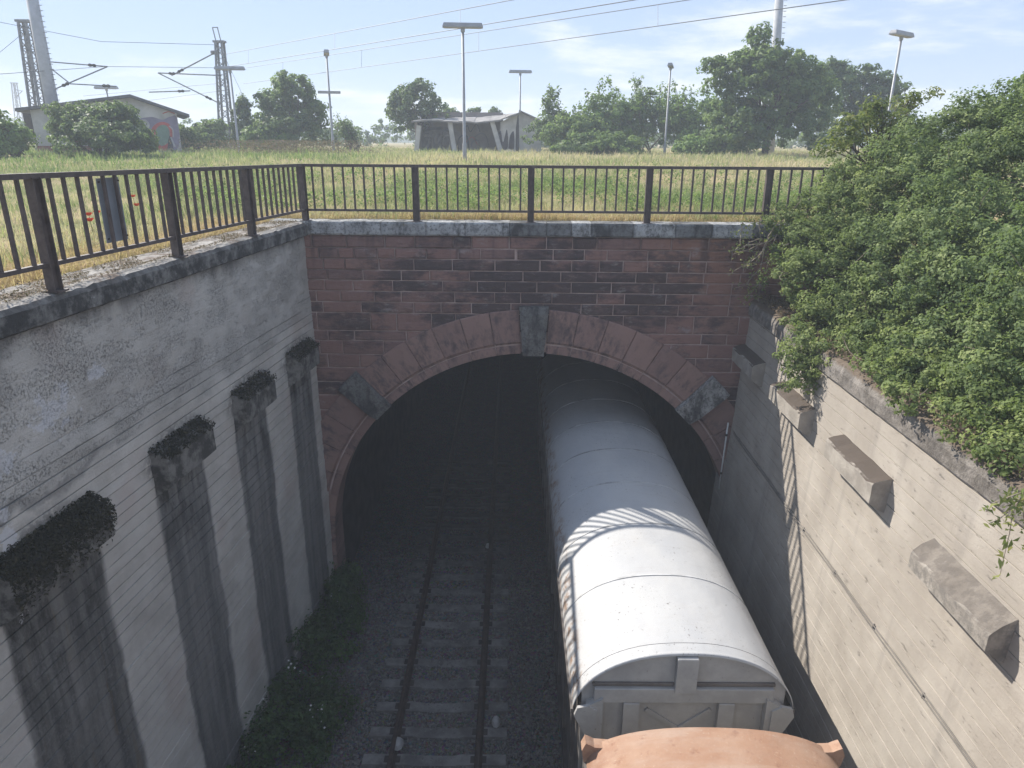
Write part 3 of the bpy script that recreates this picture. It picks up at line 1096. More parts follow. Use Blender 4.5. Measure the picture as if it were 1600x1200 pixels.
angs = [3.2 + 6.57 * k for k in range(7)]
low = [48.4 + 6.93 * k for k in range(7)]
for sgn in (-1, 1):
    for seq in (angs, low):
        for a, b in zip(seq[:-1], seq[1:]):
            a_, b_ = (a, b) if sgn > 0 else (-b, -a)
            mbv = arc_stone(a_, b_, PROFILE, dy=-0.006 * random.random())
            am = R((a_ + b_) / 2)
            obj('voussoir', mbv, M['voussoir'], portal, origin=(CX + 5 * math.sin(am), PY, CZ + 5 * math.cos(am)))
    a_, b_ = (42.62, 48.4) if sgn > 0 else (-48.4, -42.62)
    prof = [(RO + 0.10, 0.10), (RO + 0.10, -0.14), (RO + 0.06, -0.19), (RI + 0.22, -0.21), (RI + 0.10, -0.17), (RI - 0.015, -0.11), (RI - 0.015, 0.4), (RI + 0.3, 0.4)]
    mbv = arc_stone(a_, b_, prof)
    tag(obj('arch_block', mbv, M['keystone'], portal), 'projecting grey block set in the red arch ring, %s' % ('right' if sgn > 0 else 'left'))
# straight jamb stones
for sgn in (-1, 1):
    z = CZ
    while z > -10.2:
        z2 = z - 0.47
        mb = MB()
        xa, xb = CX + sgn * RI, CX + sgn * RO
        poly = [(min(xa, xb), z2 + 0.006), (max(xa, xb), z2 + 0.006), (max(xa, xb), z - 0.006), (min(xa, xb), z - 0.006)]
        mb.prism(poly, PY - 0.05, PY + 0.66)
        obj('jamb_stone', mb, M['voussoir'], portal, origin=((xa + xb) / 2, PY, (z + z2) / 2))
        z = z2
# keystone, wider above
mb = MB()
kz0, kz1 = CZ + RI - 0.03, -3.20
poly = [(CX - 0.225, kz0), (CX + 0.215, kz0), (CX + 0.30, kz1), (CX - 0.31, kz1)]
n = 7
rows_ = []
for j in range(n + 1):
    t = j / n
    zc = kz0 + (kz1 - kz0) * t
    xa = poly[0][0] + (poly[3][0] - poly[0][0]) * t
    xb = poly[1][0] + (poly[2][0] - poly[1][0]) * t
    row = []
    for i in range(7):
        s = i / 6
        x = xa + (xb - xa) * s
        e = min(i, 6 - i, j, n - j)
        y = PY - 0.13 - (0.05 if e > 0 else 0.0) - 0.02 * ns(x * 9, zc * 9, 4) - 0.05 * t
        row.append((x, y, zc))
    rows_.append(row)
mb.grid(rows_)
mb.prism([(poly[0][0] + .004, kz0 + .004), (poly[1][0] - .004, kz0 + .004), (poly[2][0] - .004, kz1 - .004), (poly[3][0] + .004, kz1 - .004)], PY - 0.128, PY + 0.5)
tag(obj('keystone', mb, M['keystone'], portal), 'pale weathered keystone at the crown of the arch')

# coping stones
cj = [478, 538, 595, 666, 727, 796, 854, 893, 923, 989, 1053, 1110]
cx_ = [px2x(p, -1.66) for p in cj]
while cx_[-1] < 6.9:
    cx_.append(cx_[-1] + 0.8)
cx_.insert(0, cx_[0] - 0.8)
for i, (a, b) in enumerate(zip(cx_[:-1], cx_[1:])):
    dz = 0.010 * ns(i * 1.7, 3)
    s = stone_mb(a + 0.004, b - 0.004, CT_Z + 0.004, -1.525 + dz, PY - 0.075 - 0.008 * random.random(), 0.52, 0.022, 5, i * 7.7, 0.02)
    obj('coping_stone', s, M['coping_stone'], portal, origin=((a + b) / 2, PY, -1.66))
portal.rotation_euler.z = YAW

# ---------------------------------------------------------------- left retaining wall
def dsm(x, a, b):
    t = min(1, max(0, (x - a) / (b - a)))
    return t * t * (3 - 2 * t)


def wall_face_mb(facex, y0, y1, z0, z1, board, rough_above=None, ny=70, amp=0.006, sgn=1, gd=0.030):
    """board-marked face: every board its own strip, with a groove between; facex(y, z); sgn = side the air is on"""
    mb = MB()
    ys_ = [y0 + (y1 - y0) * i / ny for i in range(ny + 1)]
    zs_ = []
    z_ = z0
    k = 0
    while z_ < z1 - 0.02:
        h = board * (0.82 + 0.36 * random.random())
        zt_ = min(z1, z_ + h)
        off = amp * random.uniform(-1, 1)
        zs_ += [(z_ + 0.003, off, k, 1), (zt_ - 0.013, off + 0.3 * amp * random.uniform(-1, 1), k, 1), (zt_ - 0.011, -0.022, k, 0)]
        z_ = zt_
        k += 1
    rows_ = []
    for z_, off, k, flat in zs_:
        row = []
        for y in ys_:
            wob = 0.0035 * ns(y * 2.2, k * 0.61, 7) + 0.012 * ns(y * 0.5, z_ * 0.5, 3)
            bo = amp * 1.2 * ns(math.floor((y + k * 1.37) / 2.6) * 3.3, k * 2.1, 5)
            o_ = off + bo if flat else -gd * dsm(ns(y * 0.9, k * 1.3, 8) + 0.55, 0.1, 0.6) + off * 0.5 + bo
            if rough_above is not None:
                up = dsm(z_ + 0.3 * ns(y * 1.1, 2, 2), rough_above - 0.1, rough_above + 0.12)
                o_ = o_ * (1 - up) + up * (-0.020 + 0.012 * ns(y * 5, z_ * 7, 1) + 0.010 * ns(y * 11, z_ * 15, 6))
            row.append((facex(y, z_) + sgn * (o_ + wob), y, z_))
        rows_.append(row if sgn > 0 else list(reversed(row)))
    mb.grid(rows_)
    return mb


lwall = thing('retaining_wall', 'shaded grey board-marked concrete retaining wall on the left with black runs', 'wall', (-4.6, 8, -10.3))
m1 = wall_face_mb(lambda y, z: xl(y), -4.0, 14.62, -10.4, -1.80, 0.17, -3.15, ny=150)
# solid body behind the face
m1.grid([[(xl(y) - 0.0, y, -1.80), (xl(y) - 0.55, y, -1.80), (xl(y) - 0.55, y, -10.4)] for y in (-4, 5, 14.62)])
obj('wall_face', m1, M['left_conc'], lwall)
mb = MB()
rows_ = []
nY = 260
for i in range(nY + 1):
    y = -4 + 18.45 * i / nY
    f = 0.014 * ns(y * 3, 1, 1) + 0.016 * ns(y * 9, 2, 2) + 0.008 * ns(y * 21, 2, 5)
    e = 0.020 * ns(y * 7, 5, 3) + 0.012 * ns(y * 17, 5, 8)
    x = xl(y) + 0.065
    row = [(x - 0.07, y, -1.835 + 0.4 * f), (x - 0.004 + f, y, -1.80 + 0.4 * f), (x + f, y, -1.70), (x + f * 0.8, y, -1.61 + e * 0.5), (x - 0.03 + f, y, -1.555 + e),
           (x - 0.12, y, -1.535 + 0.4 * e)]
    for w in (0.28, 0.45, 0.62, 0.70):
        row.append((x - w, y, -1.53 + 0.008 * ns(x * 4 - w * 5, y * 4, 3)))
    row.append((x - 0.72, y, -1.75))
    rows_.append(list(reversed(row)))
mb.grid(rows_)
obj('coping', mb, M['cope_conc'], lwall, smooth=False)


def corbel_mb(side, yc, length, p, ztop, zbot, seed, slope=0.05, chamf=0.12):
    """concrete bracket standing out of a wall: side -1 on the left wall, +1 on the right wall"""
    mb = MB()
    ny = 10
    rows_ = []
    for i in range(ny + 1):
        y = yc - length / 2 + length * i / ny
        base = xl(y) if side < 0 else xr(y, -4.3)
        s = 1 if side < 0 else -1
        n_ = 0.018 * ns(y * 4, seed, 1)
        n2 = 0.03 * ns(y * 5, seed, 4)
        prof = [(-0.15, ztop + slope), (0.0, ztop + slope + n2 * 0.5), (p * 0.55, ztop + slope * 0.5 + n2), (p - 0.02, ztop + n2 * 0.8), (p + n_, ztop - 0.03 + n2 * 0.5), (p + n_, (ztop + zbot) / 2 + 0.05),
                (p + n_ * 0.5, zbot + chamf), (p * 0.45, zbot + chamf * 0.25), (0.0, zbot - 0.02), (-0.15, zbot - 0.02)]
        row = [(base + s * a, y, zz_) for a, zz_ in prof]
        rows_.append(row if side > 0 else list(reversed(row)))
    mb.grid(rows_)
    m = len(rows_[0])
    mb.f.append(tuple(reversed(range(m))))
    mb.f.append(tuple(ny * m + k for k in range(m)))
    return mb


def leaves(name, C, Nn, size, mat, parent=None, tint=None, aspect=0.6, fold=0.12, jitter=0.6, rng=RNG):
    """C centres (N,3), Nn preferred normals (N,3), size (N,) -> one mesh of folded leaf quads"""
    C = np.asarray(C, dtype=np.float64)
    n = len(C)
    Nn = np.asarray(Nn, dtype=np.float64) + rng.normal(0, jitter, (n, 3))
    Nn /= np.linalg.norm(Nn, axis=1, keepdims=True) + 1e-9
    t = rng.normal(0, 1, (n, 3))
    a = np.cross(Nn, t)
    a /= np.linalg.norm(a, axis=1, keepdims=True) + 1e-9
    b = np.cross(Nn, a)
    L = (np.asarray(size) * rng.uniform(0.55, 1.45, n))[:, None]
    W = L * aspect
    V = np.empty((n, 4, 3))
    V[:, 0] = C - a * L * 0.5
    V[:, 1] = C + b * W * 0.5 + Nn * L * fold
    V[:, 2] = C + a * L * 0.5 - Nn * L * fold * 0.6
    V[:, 3] = C - b * W * 0.5 + Nn * L * fold
    Fc = np.arange(n * 4, dtype=np.int32).reshape(n, 4)
    if tint is None:
        tint = rng.uniform(0, 1, n)
    tint = np.clip(tint, 0, 1)
    return fast_mesh(name, V.reshape(-1, 3), Fc, mat, parent, np.repeat(tint, 4))


for i, yc in enumerate(LEFT_CORBELS):
    ln = LEFT_LEN[i]
    c = obj('corbel', corbel_mb(-1, yc, ln, 0.22, -3.99 - 0.02 * (i % 2), -4.50, i * 3.3, 0.12), M['corbel_l'], lwall)
    if i > 0:
        # black moss on the top and the front lip
        k = (4600 if i == 1 else 1200)
        y = RNG.uniform(yc - ln / 2 - 0.03, yc + ln / 2 + 0.03, k)
        s = RNG.uniform(-0.02, 0.36 if i == 1 else 0.25, k)
        tt = np.clip(s / 0.23, 0, 1)
        drop = np.clip(s - 0.23, 0, 1) * RNG.uniform(0.5, 2.6, k) * (1.4 if i == 1 else 1.0)
        xx = np.array([xl(v) for v in y]) + np.minimum(s, 0.235) + 0.012
        zz_ = -3.99 + 0.12 * (1 - tt) - drop + RNG.normal(0, 0.018, k) + 0.02
        nrm = np.tile(np.array([[0.5, 0, 0.9]]), (k, 1))
        leaves('moss', np.stack([xx, y, zz_], 1), nrm, np.full(k, 0.045), M['moss'], c, RNG.beta(1.5, 3.5, k), 0.4, 0.2, 0.7)

# ---------------------------------------------------------------- right retaining wall
rwall = thing('retaining_wall', 'sunlit pale concrete retaining wall on the right beside the freight wagons', 'wall', (5.0, 8, -10.3))
m2 = wall_face_mb(xr, -4.0, 14.6, -10.4, -3.32, 0.19, None, ny=90, amp=0.002, sgn=-1, gd=0.003)
m2.grid([[(xr(y, -3.32) + 0.4, y, -10.4), (xr(y, -3.32) + 0.4, y, -3.32), (xr(y, -3.32), y, -3.32)] for y in (-4, 5, 14.6)])
obj('wall_face', m2, M['right_conc'], rwall)
mb = MB()
rows_ = []
for i in range(161):
    y = -4 + 18.55 * i / 160
    x = xr(y, -3.3) - 0.05
    f = 0.010 * ns(y * 3, 1, 11) + 0.008 * ns(y * 10, 1, 5)
    e = 0.02 * ns(y * 4, 5, 13)
    rows_.append([(x + 0.09, y, -3.345), (x + f, y, -3.335), (x + f, y, -3.16 + 0.3 * e), (x + 0.04 + f, y, -3.05 + e), (x + 0.12, y, -3.02 + e), (x + 0.3, y, -3.0 + e), (x + 0.5, y, -3.02), (x + 0.52, y, -3.3)])
mb.grid(rows_)
obj('coping', mb, M['cope_r'], rwall)
for i, yc in enumerate(RIGHT_CORBELS):
    obj('corbel', corbel_mb(1, yc + (0.05 if i == 1 else 0.0), 1.42, 0.23, -4.34 if i == 1 else -4.03, -4.66 if i == 1 else -4.43, 50 + i * 3.1, 0.16 if i == 1 else 0.06), M['corbel_r'], rwall)

# two cables clipped along the right wall, and the white rod at the portal
for k, dz in enumerate((0.0, -0.05)):
    mb = MB()
    pts = [(xr(y, -5.8) - 0.018, y, -5.83 + dz + 0.022 * math.sin(y * 2.2 + k) * 0.4 + 0.008 * ns(y * 3, k)) for y in np.linspace(-3, 13.9, 50)]
    mb.tube(pts, 0.010, 5)
    if k == 0:
        for y in np.linspace(-2, 13.5, 14):
            mb.cbox((xr(y, -5.8) - 0.012, y, -5.855), (0.022, 0.02, 0.075))
    tag(obj('cable', mb, M['cable'], smooth=True), ('upper' if k == 0 else 'lower') + ' of two thin cables clipped along the sunlit right wall', 'cable', 'cables along the right wall')
rod = thing('rod', 'thin white jointed rod standing against the portal beside the right wall', 'rod', (4.58, 13.95, -7.2))
mb = MB()
p0, p1 = Vector((4.57, 13.92, -7.22)), Vector((4.63, 13.98, -5.66))
mb.tube([p0, p1], 0.016, 6)
obj('shaft', mb, M['white_pole'], rod, smooth=True)
for t in (0.25, 0.82):
    mb = MB()
    q = p0.lerp(p1, t)
    mb.tube([q - Vector((0, 0, 0.025)), q + Vector((0, 0, 0.025))], 0.024, 6)
    obj('joint', mb, M['dark_steel'], rod)

# ---------------------------------------------------------------- railings
def railing(posts, skip_first_post, label, zt, zb, zbase, nbal, yaw_root=None):
    """posts: list of (x, y); zt/zb/zbase: functions of the post index fraction"""
    root = thing('railing', label, 'railing', (posts[0][0], posts[0][1], -1.53))
    P = [Vector((x, y, 0)) for x, y in posts]
    n = len(P)
    for i, p in enumerate(P):
        if i == 0 and skip_first_post:
            continue
        d = (P[min(i + 1, n - 1)] - P[max(i - 1, 0)]).normalized()
        mb = MB()
        top = zt(p) - 0.012
        b = zbase(p)
        # H-section post: two flanges and a web
        s = d * 0.058
        w = Vector((-d.y, d.x, 0))
        for sg in (-1, 1):
            mb.bar((p + s * sg).to_tuple()[:2] + (b,), (p + s * sg).to_tuple()[:2] + (top,), 0.10, 0.012, d.to_tuple())
        mb.bar((p.x, p.y, b + 0.001), (p.x, p.y, top - 0.001), 0.012, 0.104, d.to_tuple())
        obj('post', mb, M['rail_paint'], root)
        mb = MB()
        mb.cbox((p.x, p.y, b + 0.002), (0.20, 0.16, 0.020))
        obj('foot_plate', mb, M['rail_paint'], root)
    mb = MB()
    for i in range(n - 1):
        a, b = P[i], P[i + 1]
        mb.bar((a.x, a.y, zt(a)), (b.x, b.y, zt(b)), 0.075, 0.055)
    obj('top_rail', mb, M['rail_paint'], root)
    for i in range(n - 1):
        a, b = P[i], P[i + 1]
        d = (b - a).normalized()
        mb = MB()
        a2, b2 = a + d * 0.065, b - d * 0.065
        mb.bar((a2.x, a2.y, zb(a)), (b2.x, b2.y, zb(b)), 0.05, 0.045)
        obj('bottom_rail', mb, M['rail_paint'], root)
        for k in range(nbal):
            t = (k + 1) / (nbal + 1)
            q = a.lerp(b, t)
            mb = MB()
            mb.bar((q.x, q.y, zb(q) + 0.02), (q.x, q.y, zt(q) - 0.026), 0.034, 0.034, d.to_tuple())
            obj('baluster', mb, M['rail_paint'], root, origin=(q.x, q.y, zb(q)))
    return root


YC = 14.45
cs, sn = math.cos(YAW), math.sin(YAW)


def on_portal(x, y):
    dx, dy = x - 0.36, y - PY
    return (0.36 + cs * dx - sn * dy, PY + sn * dx + cs * dy)


front_posts = [on_portal(x, PY + 0.06) for x in (-4.17, -1.93, 0.35, 2.66, 4.98, 7.25)]
corner = front_posts[0]
f_zt = lambda p: -0.462 + 0.0 * p.x
railing(front_posts, True, 'dark steel railing along the top of the sandstone portal', f_zt, lambda p: -1.315, lambda p: -1.53, 10)
left_posts = []
for y in (corner[1], 12.12, 9.80, 7.40, 5.02, 2.66, 0.3, -2.0):
    left_posts.append((xl(y) - 0.02 if y != corner[1] else corner[0], y))
l_zt = lambda p: -0.462 + 0.105 * (14.4 - p.y) / 7.0 if p.y < 14.4 else -0.462
l_zb = lambda p: -1.315 + 0.065 * (14.4 - p.y) / 7.0 if p.y < 14.4 else -1.315
railing(left_posts, False, 'dark steel railing on the coping of the left concrete wall', l_zt, l_zb, lambda p: -1.53, 10)

# sheet metal plate hung inside the left railing
pa, pb = Vector((xl(8.43) - 0.065, 8.43, 0)), Vector((xl(8.84) - 0.065, 8.84, 0))
plate = thing('plate', 'blank grey sheet metal plate fixed behind the left railing bars', 'plate', (pa.x, (pa.y + pb.y) / 2, -1.2))
mb = MB()
mb.bar((pa.x, pa.y, -0.80), (pb.x, pb.y, -0.80), 0.004, 0.74)
obj('sheet', mb, M['plate'], plate)
for q in (pa, pb):
    for zz_ in (-0.47, -1.12):
        mb = MB()
        mb.cbox((q.x + 0.012, q.y + (0.03 if q is pa else -0.03), zz_), (0.02, 0.02, 0.02), 0.004)
        obj('bolt', mb, M['dark_steel'], plate)

# ---------------------------------------------------------------- tracks
def track(label, xc, y0, y1, sleeper_from, sleeper_to):
    root = thing('railway_track', label, 'track', (xc, 8, -10.2), 'tracks through the tunnel')
    prof = [(-0.07, 0), (0.07, 0), (0.07, 0.015), (0.012, 0.035), (0.010, 0.11), (0.036, 0.125), (0.036, 0.158), (0.028, 0.165), (-0.028, 0.165), (-0.036, 0.158), (-0.036, 0.125), (-0.010, 0.11), (-0.012, 0.035), (-0.07, 0.015)]
    for s in (-1, 1):
        mb = MB()
        mb.prism([(xc + s * 0.753 + a, RAIL_Z - 0.165 + b) for a, b in prof], y0, y1)
        obj('rail', mb, M['rail_steel'], root)
    base = None
    y = sleeper_from
    while y < sleeper_to:
        if base is None:
            mb = MB()
            sec = [(-1.25, -0.05), (-0.45, -0.05), (-0.35, -0.08), (0.35, -0.08), (0.45, -0.05), (1.25, -0.05)]
            for sx in (-1, 1):
                pass
            top = [(x, z) for x, z in sec]
            rows_ = []
            for yy, dz in ((-0.14, -0.15), (-0.11, 0.0), (0.11, 0.0), (0.14, -0.15)):
                rows_.append([(x, yy, z + dz) for x, z in top])
            mb.grid(rows_)
            me_mb = mb
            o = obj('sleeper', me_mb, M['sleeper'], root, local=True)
            base = o
        else:
            o = base.copy()
            link(o, root)
        o.location = (0.02 * random.uniform(-1, 1), y - 8, 10.2 + RAIL_Z - 0.115 + 0.008 * random.uniform(-1, 0.6))
        y += 0.61
    for s in (-1, 1):                     # rail chairs and clips
        mb = MB()
        y = sleeper_from
        while y < min(sleeper_to, 17):
            mb.box(xc + s * 0.753 - 0.14, xc + s * 0.753 + 0.14, y - 0.07, y + 0.07, RAIL_Z - 0.18, RAIL_Z - 0.155)
            y += 0.61
        tag(obj('rail_fastening', mb, M['dark_steel'], root), kind='stuff')
    return root


track('empty left track with rusty rails on concrete sleepers running into the tunnel', -1.30, -12, 66, 5.22, 22)
track('right track carrying the freight wagons into the tunnel', 2.20, -12, 66, 5.22, 22)

# ballast stones
octv = np.array([[1, 0, 0], [-1, 0, 0], [0, 1, 0], [0, -1, 0], [0, 0, 1], [0, 0, -1]], float)
octf = np.array([[0, 2, 4], [2, 1, 4], [1, 3, 4], [3, 0, 4], [2, 0, 5], [1, 2, 5], [3, 1, 5], [0, 3, 5]])
nB = 26000
bx = RNG.uniform(-3.9, 1.4, nB)
by = 7.5 + 10.0 * RNG.beta(1.0, 1.5, nB)
keep = (np.abs(np.abs(bx + 1.30) - 0.753) > 0.09)
bx, by = bx[keep], by[keep]
nB = len(bx)
rz = RNG.uniform(0, 6.28, nB)
sc_ = RNG.uniform(0.018, 0.036, (nB, 1)) * RNG.uniform(0.6, 1.3, (nB, 3))
V = octv[None] * sc_[:, None, :]
V = V + RNG.normal(0, 0.004, V.shape)
c_, s_ = np.cos(rz), np.sin(rz)
Vx = V[..., 0] * c_[:, None] - V[..., 1] * s_[:, None]
Vy = V[..., 0] * s_[:, None] + V[..., 1] * c_[:, None]
V = np.stack([Vx + bx[:, None], Vy + by[:, None], V[..., 2] + (-10.262 + RNG.uniform(-0.02, 0.012, nB))[:, None]], 2)
Fc = (octf[None] + (np.arange(nB) * 6)[:, None, None]).reshape(-1, 3)
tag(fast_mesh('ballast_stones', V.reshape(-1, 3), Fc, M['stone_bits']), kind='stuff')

# bits of litter between and beside the rails
for px, py, s, lab in ((775, 1126, 0.14, 'white oval piece of litter beside the right rail of the empty track'), (622, 1160, 0.16, 'pale crumpled litter beside the left rail of the empty track'),
                       (762, 852, 0.10, 'small white scrap lying near the right rail inside the tunnel')):
    c = atz(px, py, -10.12)
    t = thing('litter', lab, 'litter', c)
    mb = MB()
    ring, n = [], 9
    pts = []
    for j in range(3):
        for k in range(n):
            a = 2 * math.pi * k / n
            rr = s * (0.35 + 0.33 * j) * (1 + 0.15 * ns(k, j, s * 9))
            pts.append((c.x + rr * math.cos(a) * 0.62, c.y + rr * math.sin(a), c.z + 0.05 - 0.022 * j * j + 0.02 * ns(k * 2, j * 3, 1)))
    fs = [tuple(range(n))]
    for j in range(2):
        for k in range(n):
            kk = (k + 1) % n
            fs.append((j * n + k, (j + 1) * n + k, (j + 1) * n + kk, j * n + kk))
    mb.add(pts, fs)
    obj('scrap', mb, M['litter'], t)

# ---------------------------------------------------------------- freight wagons
def roof_z(x, hw, ze, zc):
    t = min(1.0, abs(x) / hw)
    return ze + (zc - ze) * (1 - t ** 2.35) ** 0.56


def roof_panel_mb(xc, hw, ze, zc, y0, y1, lip):
    mb = MB()
    n = 30
    xs_ = [-hw * math.cos(math.pi * i / n) for i in range(n + 1)]
    rows_ = []
    for y, dz in ((y0 + 0.004, 0.0), (y0 + (y1 - y0) * 0.5, 0.0), (y1 - 0.004, 0.0)):
        rows_.append([(xc + x, y, roof_z(x, hw, ze, zc) + dz + 0.004 * ns(x * 1.5, y * 1.2, 8)) for x in xs_])
    mb.grid(rows_)
    return mb


def wheelset(root, xc, y):
    mb = MB()
    mb.tube([(xc - 1.05, y, RAIL_Z + 0.46), (xc + 1.05, y, RAIL_Z + 0.46)], 0.08, 8)
    ax = obj('axle', mb, M['dark_steel'], root)
    for s in (-1, 1):
        mb = MB()
        x = xc + s * 0.76
        mb.tube([(x - s * 0.075, y, RAIL_Z + 0.46), (x - s * 0.05, y, RAIL_Z + 0.46), (x - s * 0.045, y, RAIL_Z + 0.46), (x + s * 0.07, y, RAIL_Z + 0.46)], [0.49, 0.49, 0.46, 0.455], 24)
        obj('wheel', mb, M['dark_steel'], root)
        mb = MB()
        mb.cbox((xc + s * 1.02, y, RAIL_Z + 0.50), (0.20, 0.34, 0.30), 0.04)
        mb.cbox((xc + s * 1.02, y, RAIL_Z + 0.70), (0.10, 1.15, 0.06), 0.01)
        obj('axle_box', mb, M['dark_steel'], root)


def wagon(label, xc, hw, ze, zc, yn, yf, roofmat, bodymat, seams, gable=True):
    root = thing('freight_wagon', label, 'freight wagon', (xc, (yn + yf) / 2, RAIL_Z))
    bw = hw - 0.10
    for a, b in zip(seams[:-1], seams[1:]):
        rp = obj('roof_panel', roof_panel_mb(xc, hw, ze, zc, a, b, 0.014), roofmat, root, smooth=True)
        if b < yf - 0.01 and b - a > 0.3:
            m_ = MB()
            xs3 = [-hw * math.cos(math.pi * i / 30) for i in range(31)]
            m_.grid([[(xc + x, b + dy, roof_z(x, hw, ze, zc) + dz) for x in xs3] for dy, dz in ((-0.016, -0.01), (-0.016, 0.009), (0.016, 0.009), (0.016, -0.01))])
            obj('seam', m_, M['seam'], rp)
    # eave gutters
    for s in (-1, 1):
        mb = MB()
        mb.bar((xc + s * (hw + 0.008), yn, ze - 0.03), (xc + s * (hw + 0.008), yf, ze - 0.03), 0.035, 0.07)
        obj('gutter', mb, M['side_paint'], root)
    # side walls with ribs
    for s in (-1, 1):
        mb = MB()
        xo = xc + s * bw
        mb.box(min(xo, xo - s * 0.05), max(xo, xo - s * 0.05), yn + 0.10, yf - 0.10, RAIL_Z + 1.15, ze - 0.02)
        obj('side_wall', mb, M['side_paint'], root)
        y = yn + 0.6
        while y < yf - 0.3:
            mb = MB()
            mb.box(min(xo, xo + s * 0.055), max(xo, xo + s * 0.055), y - 0.04, y + 0.04, RAIL_Z + 1.2, ze - 0.06)
            obj('side_rib', mb, M['side_paint'], root)
            y += 1.18
        mb = MB()
        mb.bar((xc + s * (bw + 0.03), yn + 0.02, RAIL_Z + 1.08), (xc + s * (bw + 0.03), yf - 0.02, RAIL_Z + 1.08), 0.09, 0.20)
        obj('sole_bar', mb, M['dark_steel'], root)
    mb = MB()
    mb.box(xc - bw + 0.06, xc + bw - 0.06, yn + 0.12, yf - 0.12, RAIL_Z + 0.98, RAIL_Z + 1.12)
    obj('floor', mb, M['dark_steel'], root)
    L = yf - yn
    for t in (0.18, 0.82):
        wheelset(root, xc, yn + L * t)
    # both end walls
    for e, (ye, s) in enumerate(((yn, 1), (yf, -1))):
        yw = ye + s * 0.045
        mb = MB()
        n = 24
        xs_ = [-(bw - 0.01) + 2 * (bw - 0.01) * i / n for i in range(n + 1)]
        top = [(xc + x, roof_z(x, hw, ze, zc) - 0.012) for x in xs_]
        poly = [(xc - bw + 0.01, RAIL_Z + 1.1)] + [(xc + bw - 0.01, RAIL_Z + 1.1)] + list(reversed(top))
        mb.prism(poly, min(yw, yw + s * 0.05), max(yw, yw + s * 0.05))
        obj('end_wall', mb, bodymat, root)

        def ebox(name, x0, x1, z0, z1, out, mat=bodymat):
            m_ = MB()
            ya, yb_ = yw - s * out, yw + s * 0.005
            m_.cbox(((x0 + x1) / 2 + xc, (ya + yb_) / 2, (z0 + z1) / 2), (x1 - x0, abs(yb_ - ya), z1 - z0), 0.008)
            return obj(name, m_, mat, root)
        if not gable:
            continue
        ebox('end_beam', -1.14 * hw / 1.4, 1.12 * hw / 1.4, ze + 0.13, ze + 0.345, 0.075)
        # dark strip above the beam, its colour stands in for the shadow band
        ebox('beam_shade_strip', -1.16 * hw / 1.4, 1.14 * hw / 1.4, ze + 0.347, ze + 0.40, 0.03, M['side_paint'])
        ebox('roof_bracket', -0.135, 0.125, ze + 0.30, zc - 0.03, 0.10)
        for x in (-0.66, 0.54):
            m_ = ebox('end_post', x - 0.10, x + 0.10, RAIL_Z + 1.15, ze + 0.128, 0.085)
        for sx in (-1, 1):
            # corner post: upright with a slanted gusset reaching out to the eave
            m_ = MB()
            x_in, x_out = xc + sx * (bw - 0.27), xc + sx * (bw - 0.06)
            ya, yb_ = sorted((yw - s * 0.11, yw + s * 0.002))
            m_.prism([(x_in, RAIL_Z + 1.12), (x_out, RAIL_Z + 1.12), (x_out, ze + 0.10), (x_in, ze + 0.22)][::(1 if sx > 0 else -1)], ya, yb_)
            cp = obj('corner_post', m_, bodymat, root)
            m_ = MB()
            ya, yb_ = sorted((yw - s * 0.135, yw - s * 0.09))
            m_.prism([(x_out - sx * 0.14, ze - 0.34), (x_out + sx * 0.02, ze - 0.30), (xc + sx * (hw - 0.01), ze - 0.02), (xc + sx * (hw - 0.05), ze + 0.10), (x_out - sx * 0.02, ze + 0.13), (x_out - sx * 0.14, ze + 0.06)][::(1 if sx > 0 else -1)], ya, yb_)
            obj('gusset', m_, bodymat, cp)
        # pressed diagonal ribs between the posts
        for (xa, za, xb, zb_) in ((-0.46, ze - 0.02, -0.03, ze - 0.33), (0.36, ze - 0.02, -0.03, ze - 0.33)):
            m_ = MB()
            m_.bar((xc + xa, yw - s * 0.012, za), (xc + xb, yw - s * 0.012, zb_), 0.03, 0.055, (0, 0, 1))
            obj('pressed_rib', m_, bodymat, root)
        # the roof's end rim
        m_ = MB()
        xs2 = [-hw * math.cos(math.pi * i / 36) for i in range(37)]
        ra = [(xc + x, ye - s * 0.0, roof_z(x, hw, ze, zc) + 0.018) for x in xs2]
        rows_ = []
        for dy, dz in ((0.0, -0.018), (0.0, 0.012), (0.03, 0.014), (0.06, 0.008)):
            rows_.append([(xc + x, ye + s * dy - s * 0.004, roof_z(x, hw, ze, zc) + dz) for x in xs2])
        m_.grid(rows_)
        obj('roof_rim', m_, roofmat, root, smooth=True)
        # buffers
        for sx in (-1, 1):
            m_ = MB()
            bxx, bz = xc + sx * 0.875, RAIL_Z + 1.03
            m_.tube([(bxx, ye + s * 0.1, bz), (bxx, ye - s * 0.30, bz)], 0.09, 10)
            m_.tube([(bxx, ye - s * 0.30, bz), (bxx, ye - s * 0.335, bz), (bxx, ye - s * 0.345, bz)], [0.2, 0.22, 0.19], 16)
            obj('buffer', m_, M['dark_steel'], root)
        m_ = MB()
        m_.box(xc - 1.25, xc + 1.25, min(ye + s * 0.0, ye + s * 0.12), max(ye + s * 0.0, ye + s * 0.12), RAIL_Z + 0.88, RAIL_Z + 1.16)
        obj('buffer_beam', m_, M['dark_steel'], root)
    return root


w1 = wagon('white roofed grey freight wagon half inside the tunnel', 2.19, 1.395, -6.80, -5.95, 7.10, 21.0, M['roof'], M['wagon'],
           [7.10, 7.32, 8.79, 10.26, 11.75, 13.23, 14.72, 16.2, 17.7, 19.2, 20.8, 21.0])
w2 = wagon('rusty orange roofed freight wagon at the bottom edge, behind the white one', 2.12, 1.36, -6.36, -5.93, -8.0, 5.95, M['rust_roof'], M['wagon'],
           [-8.0, -6.5, -5, -3.5, -2, -0.5, 1.0, 2.4, 3.9, 5.4, 5.95], gable=False)
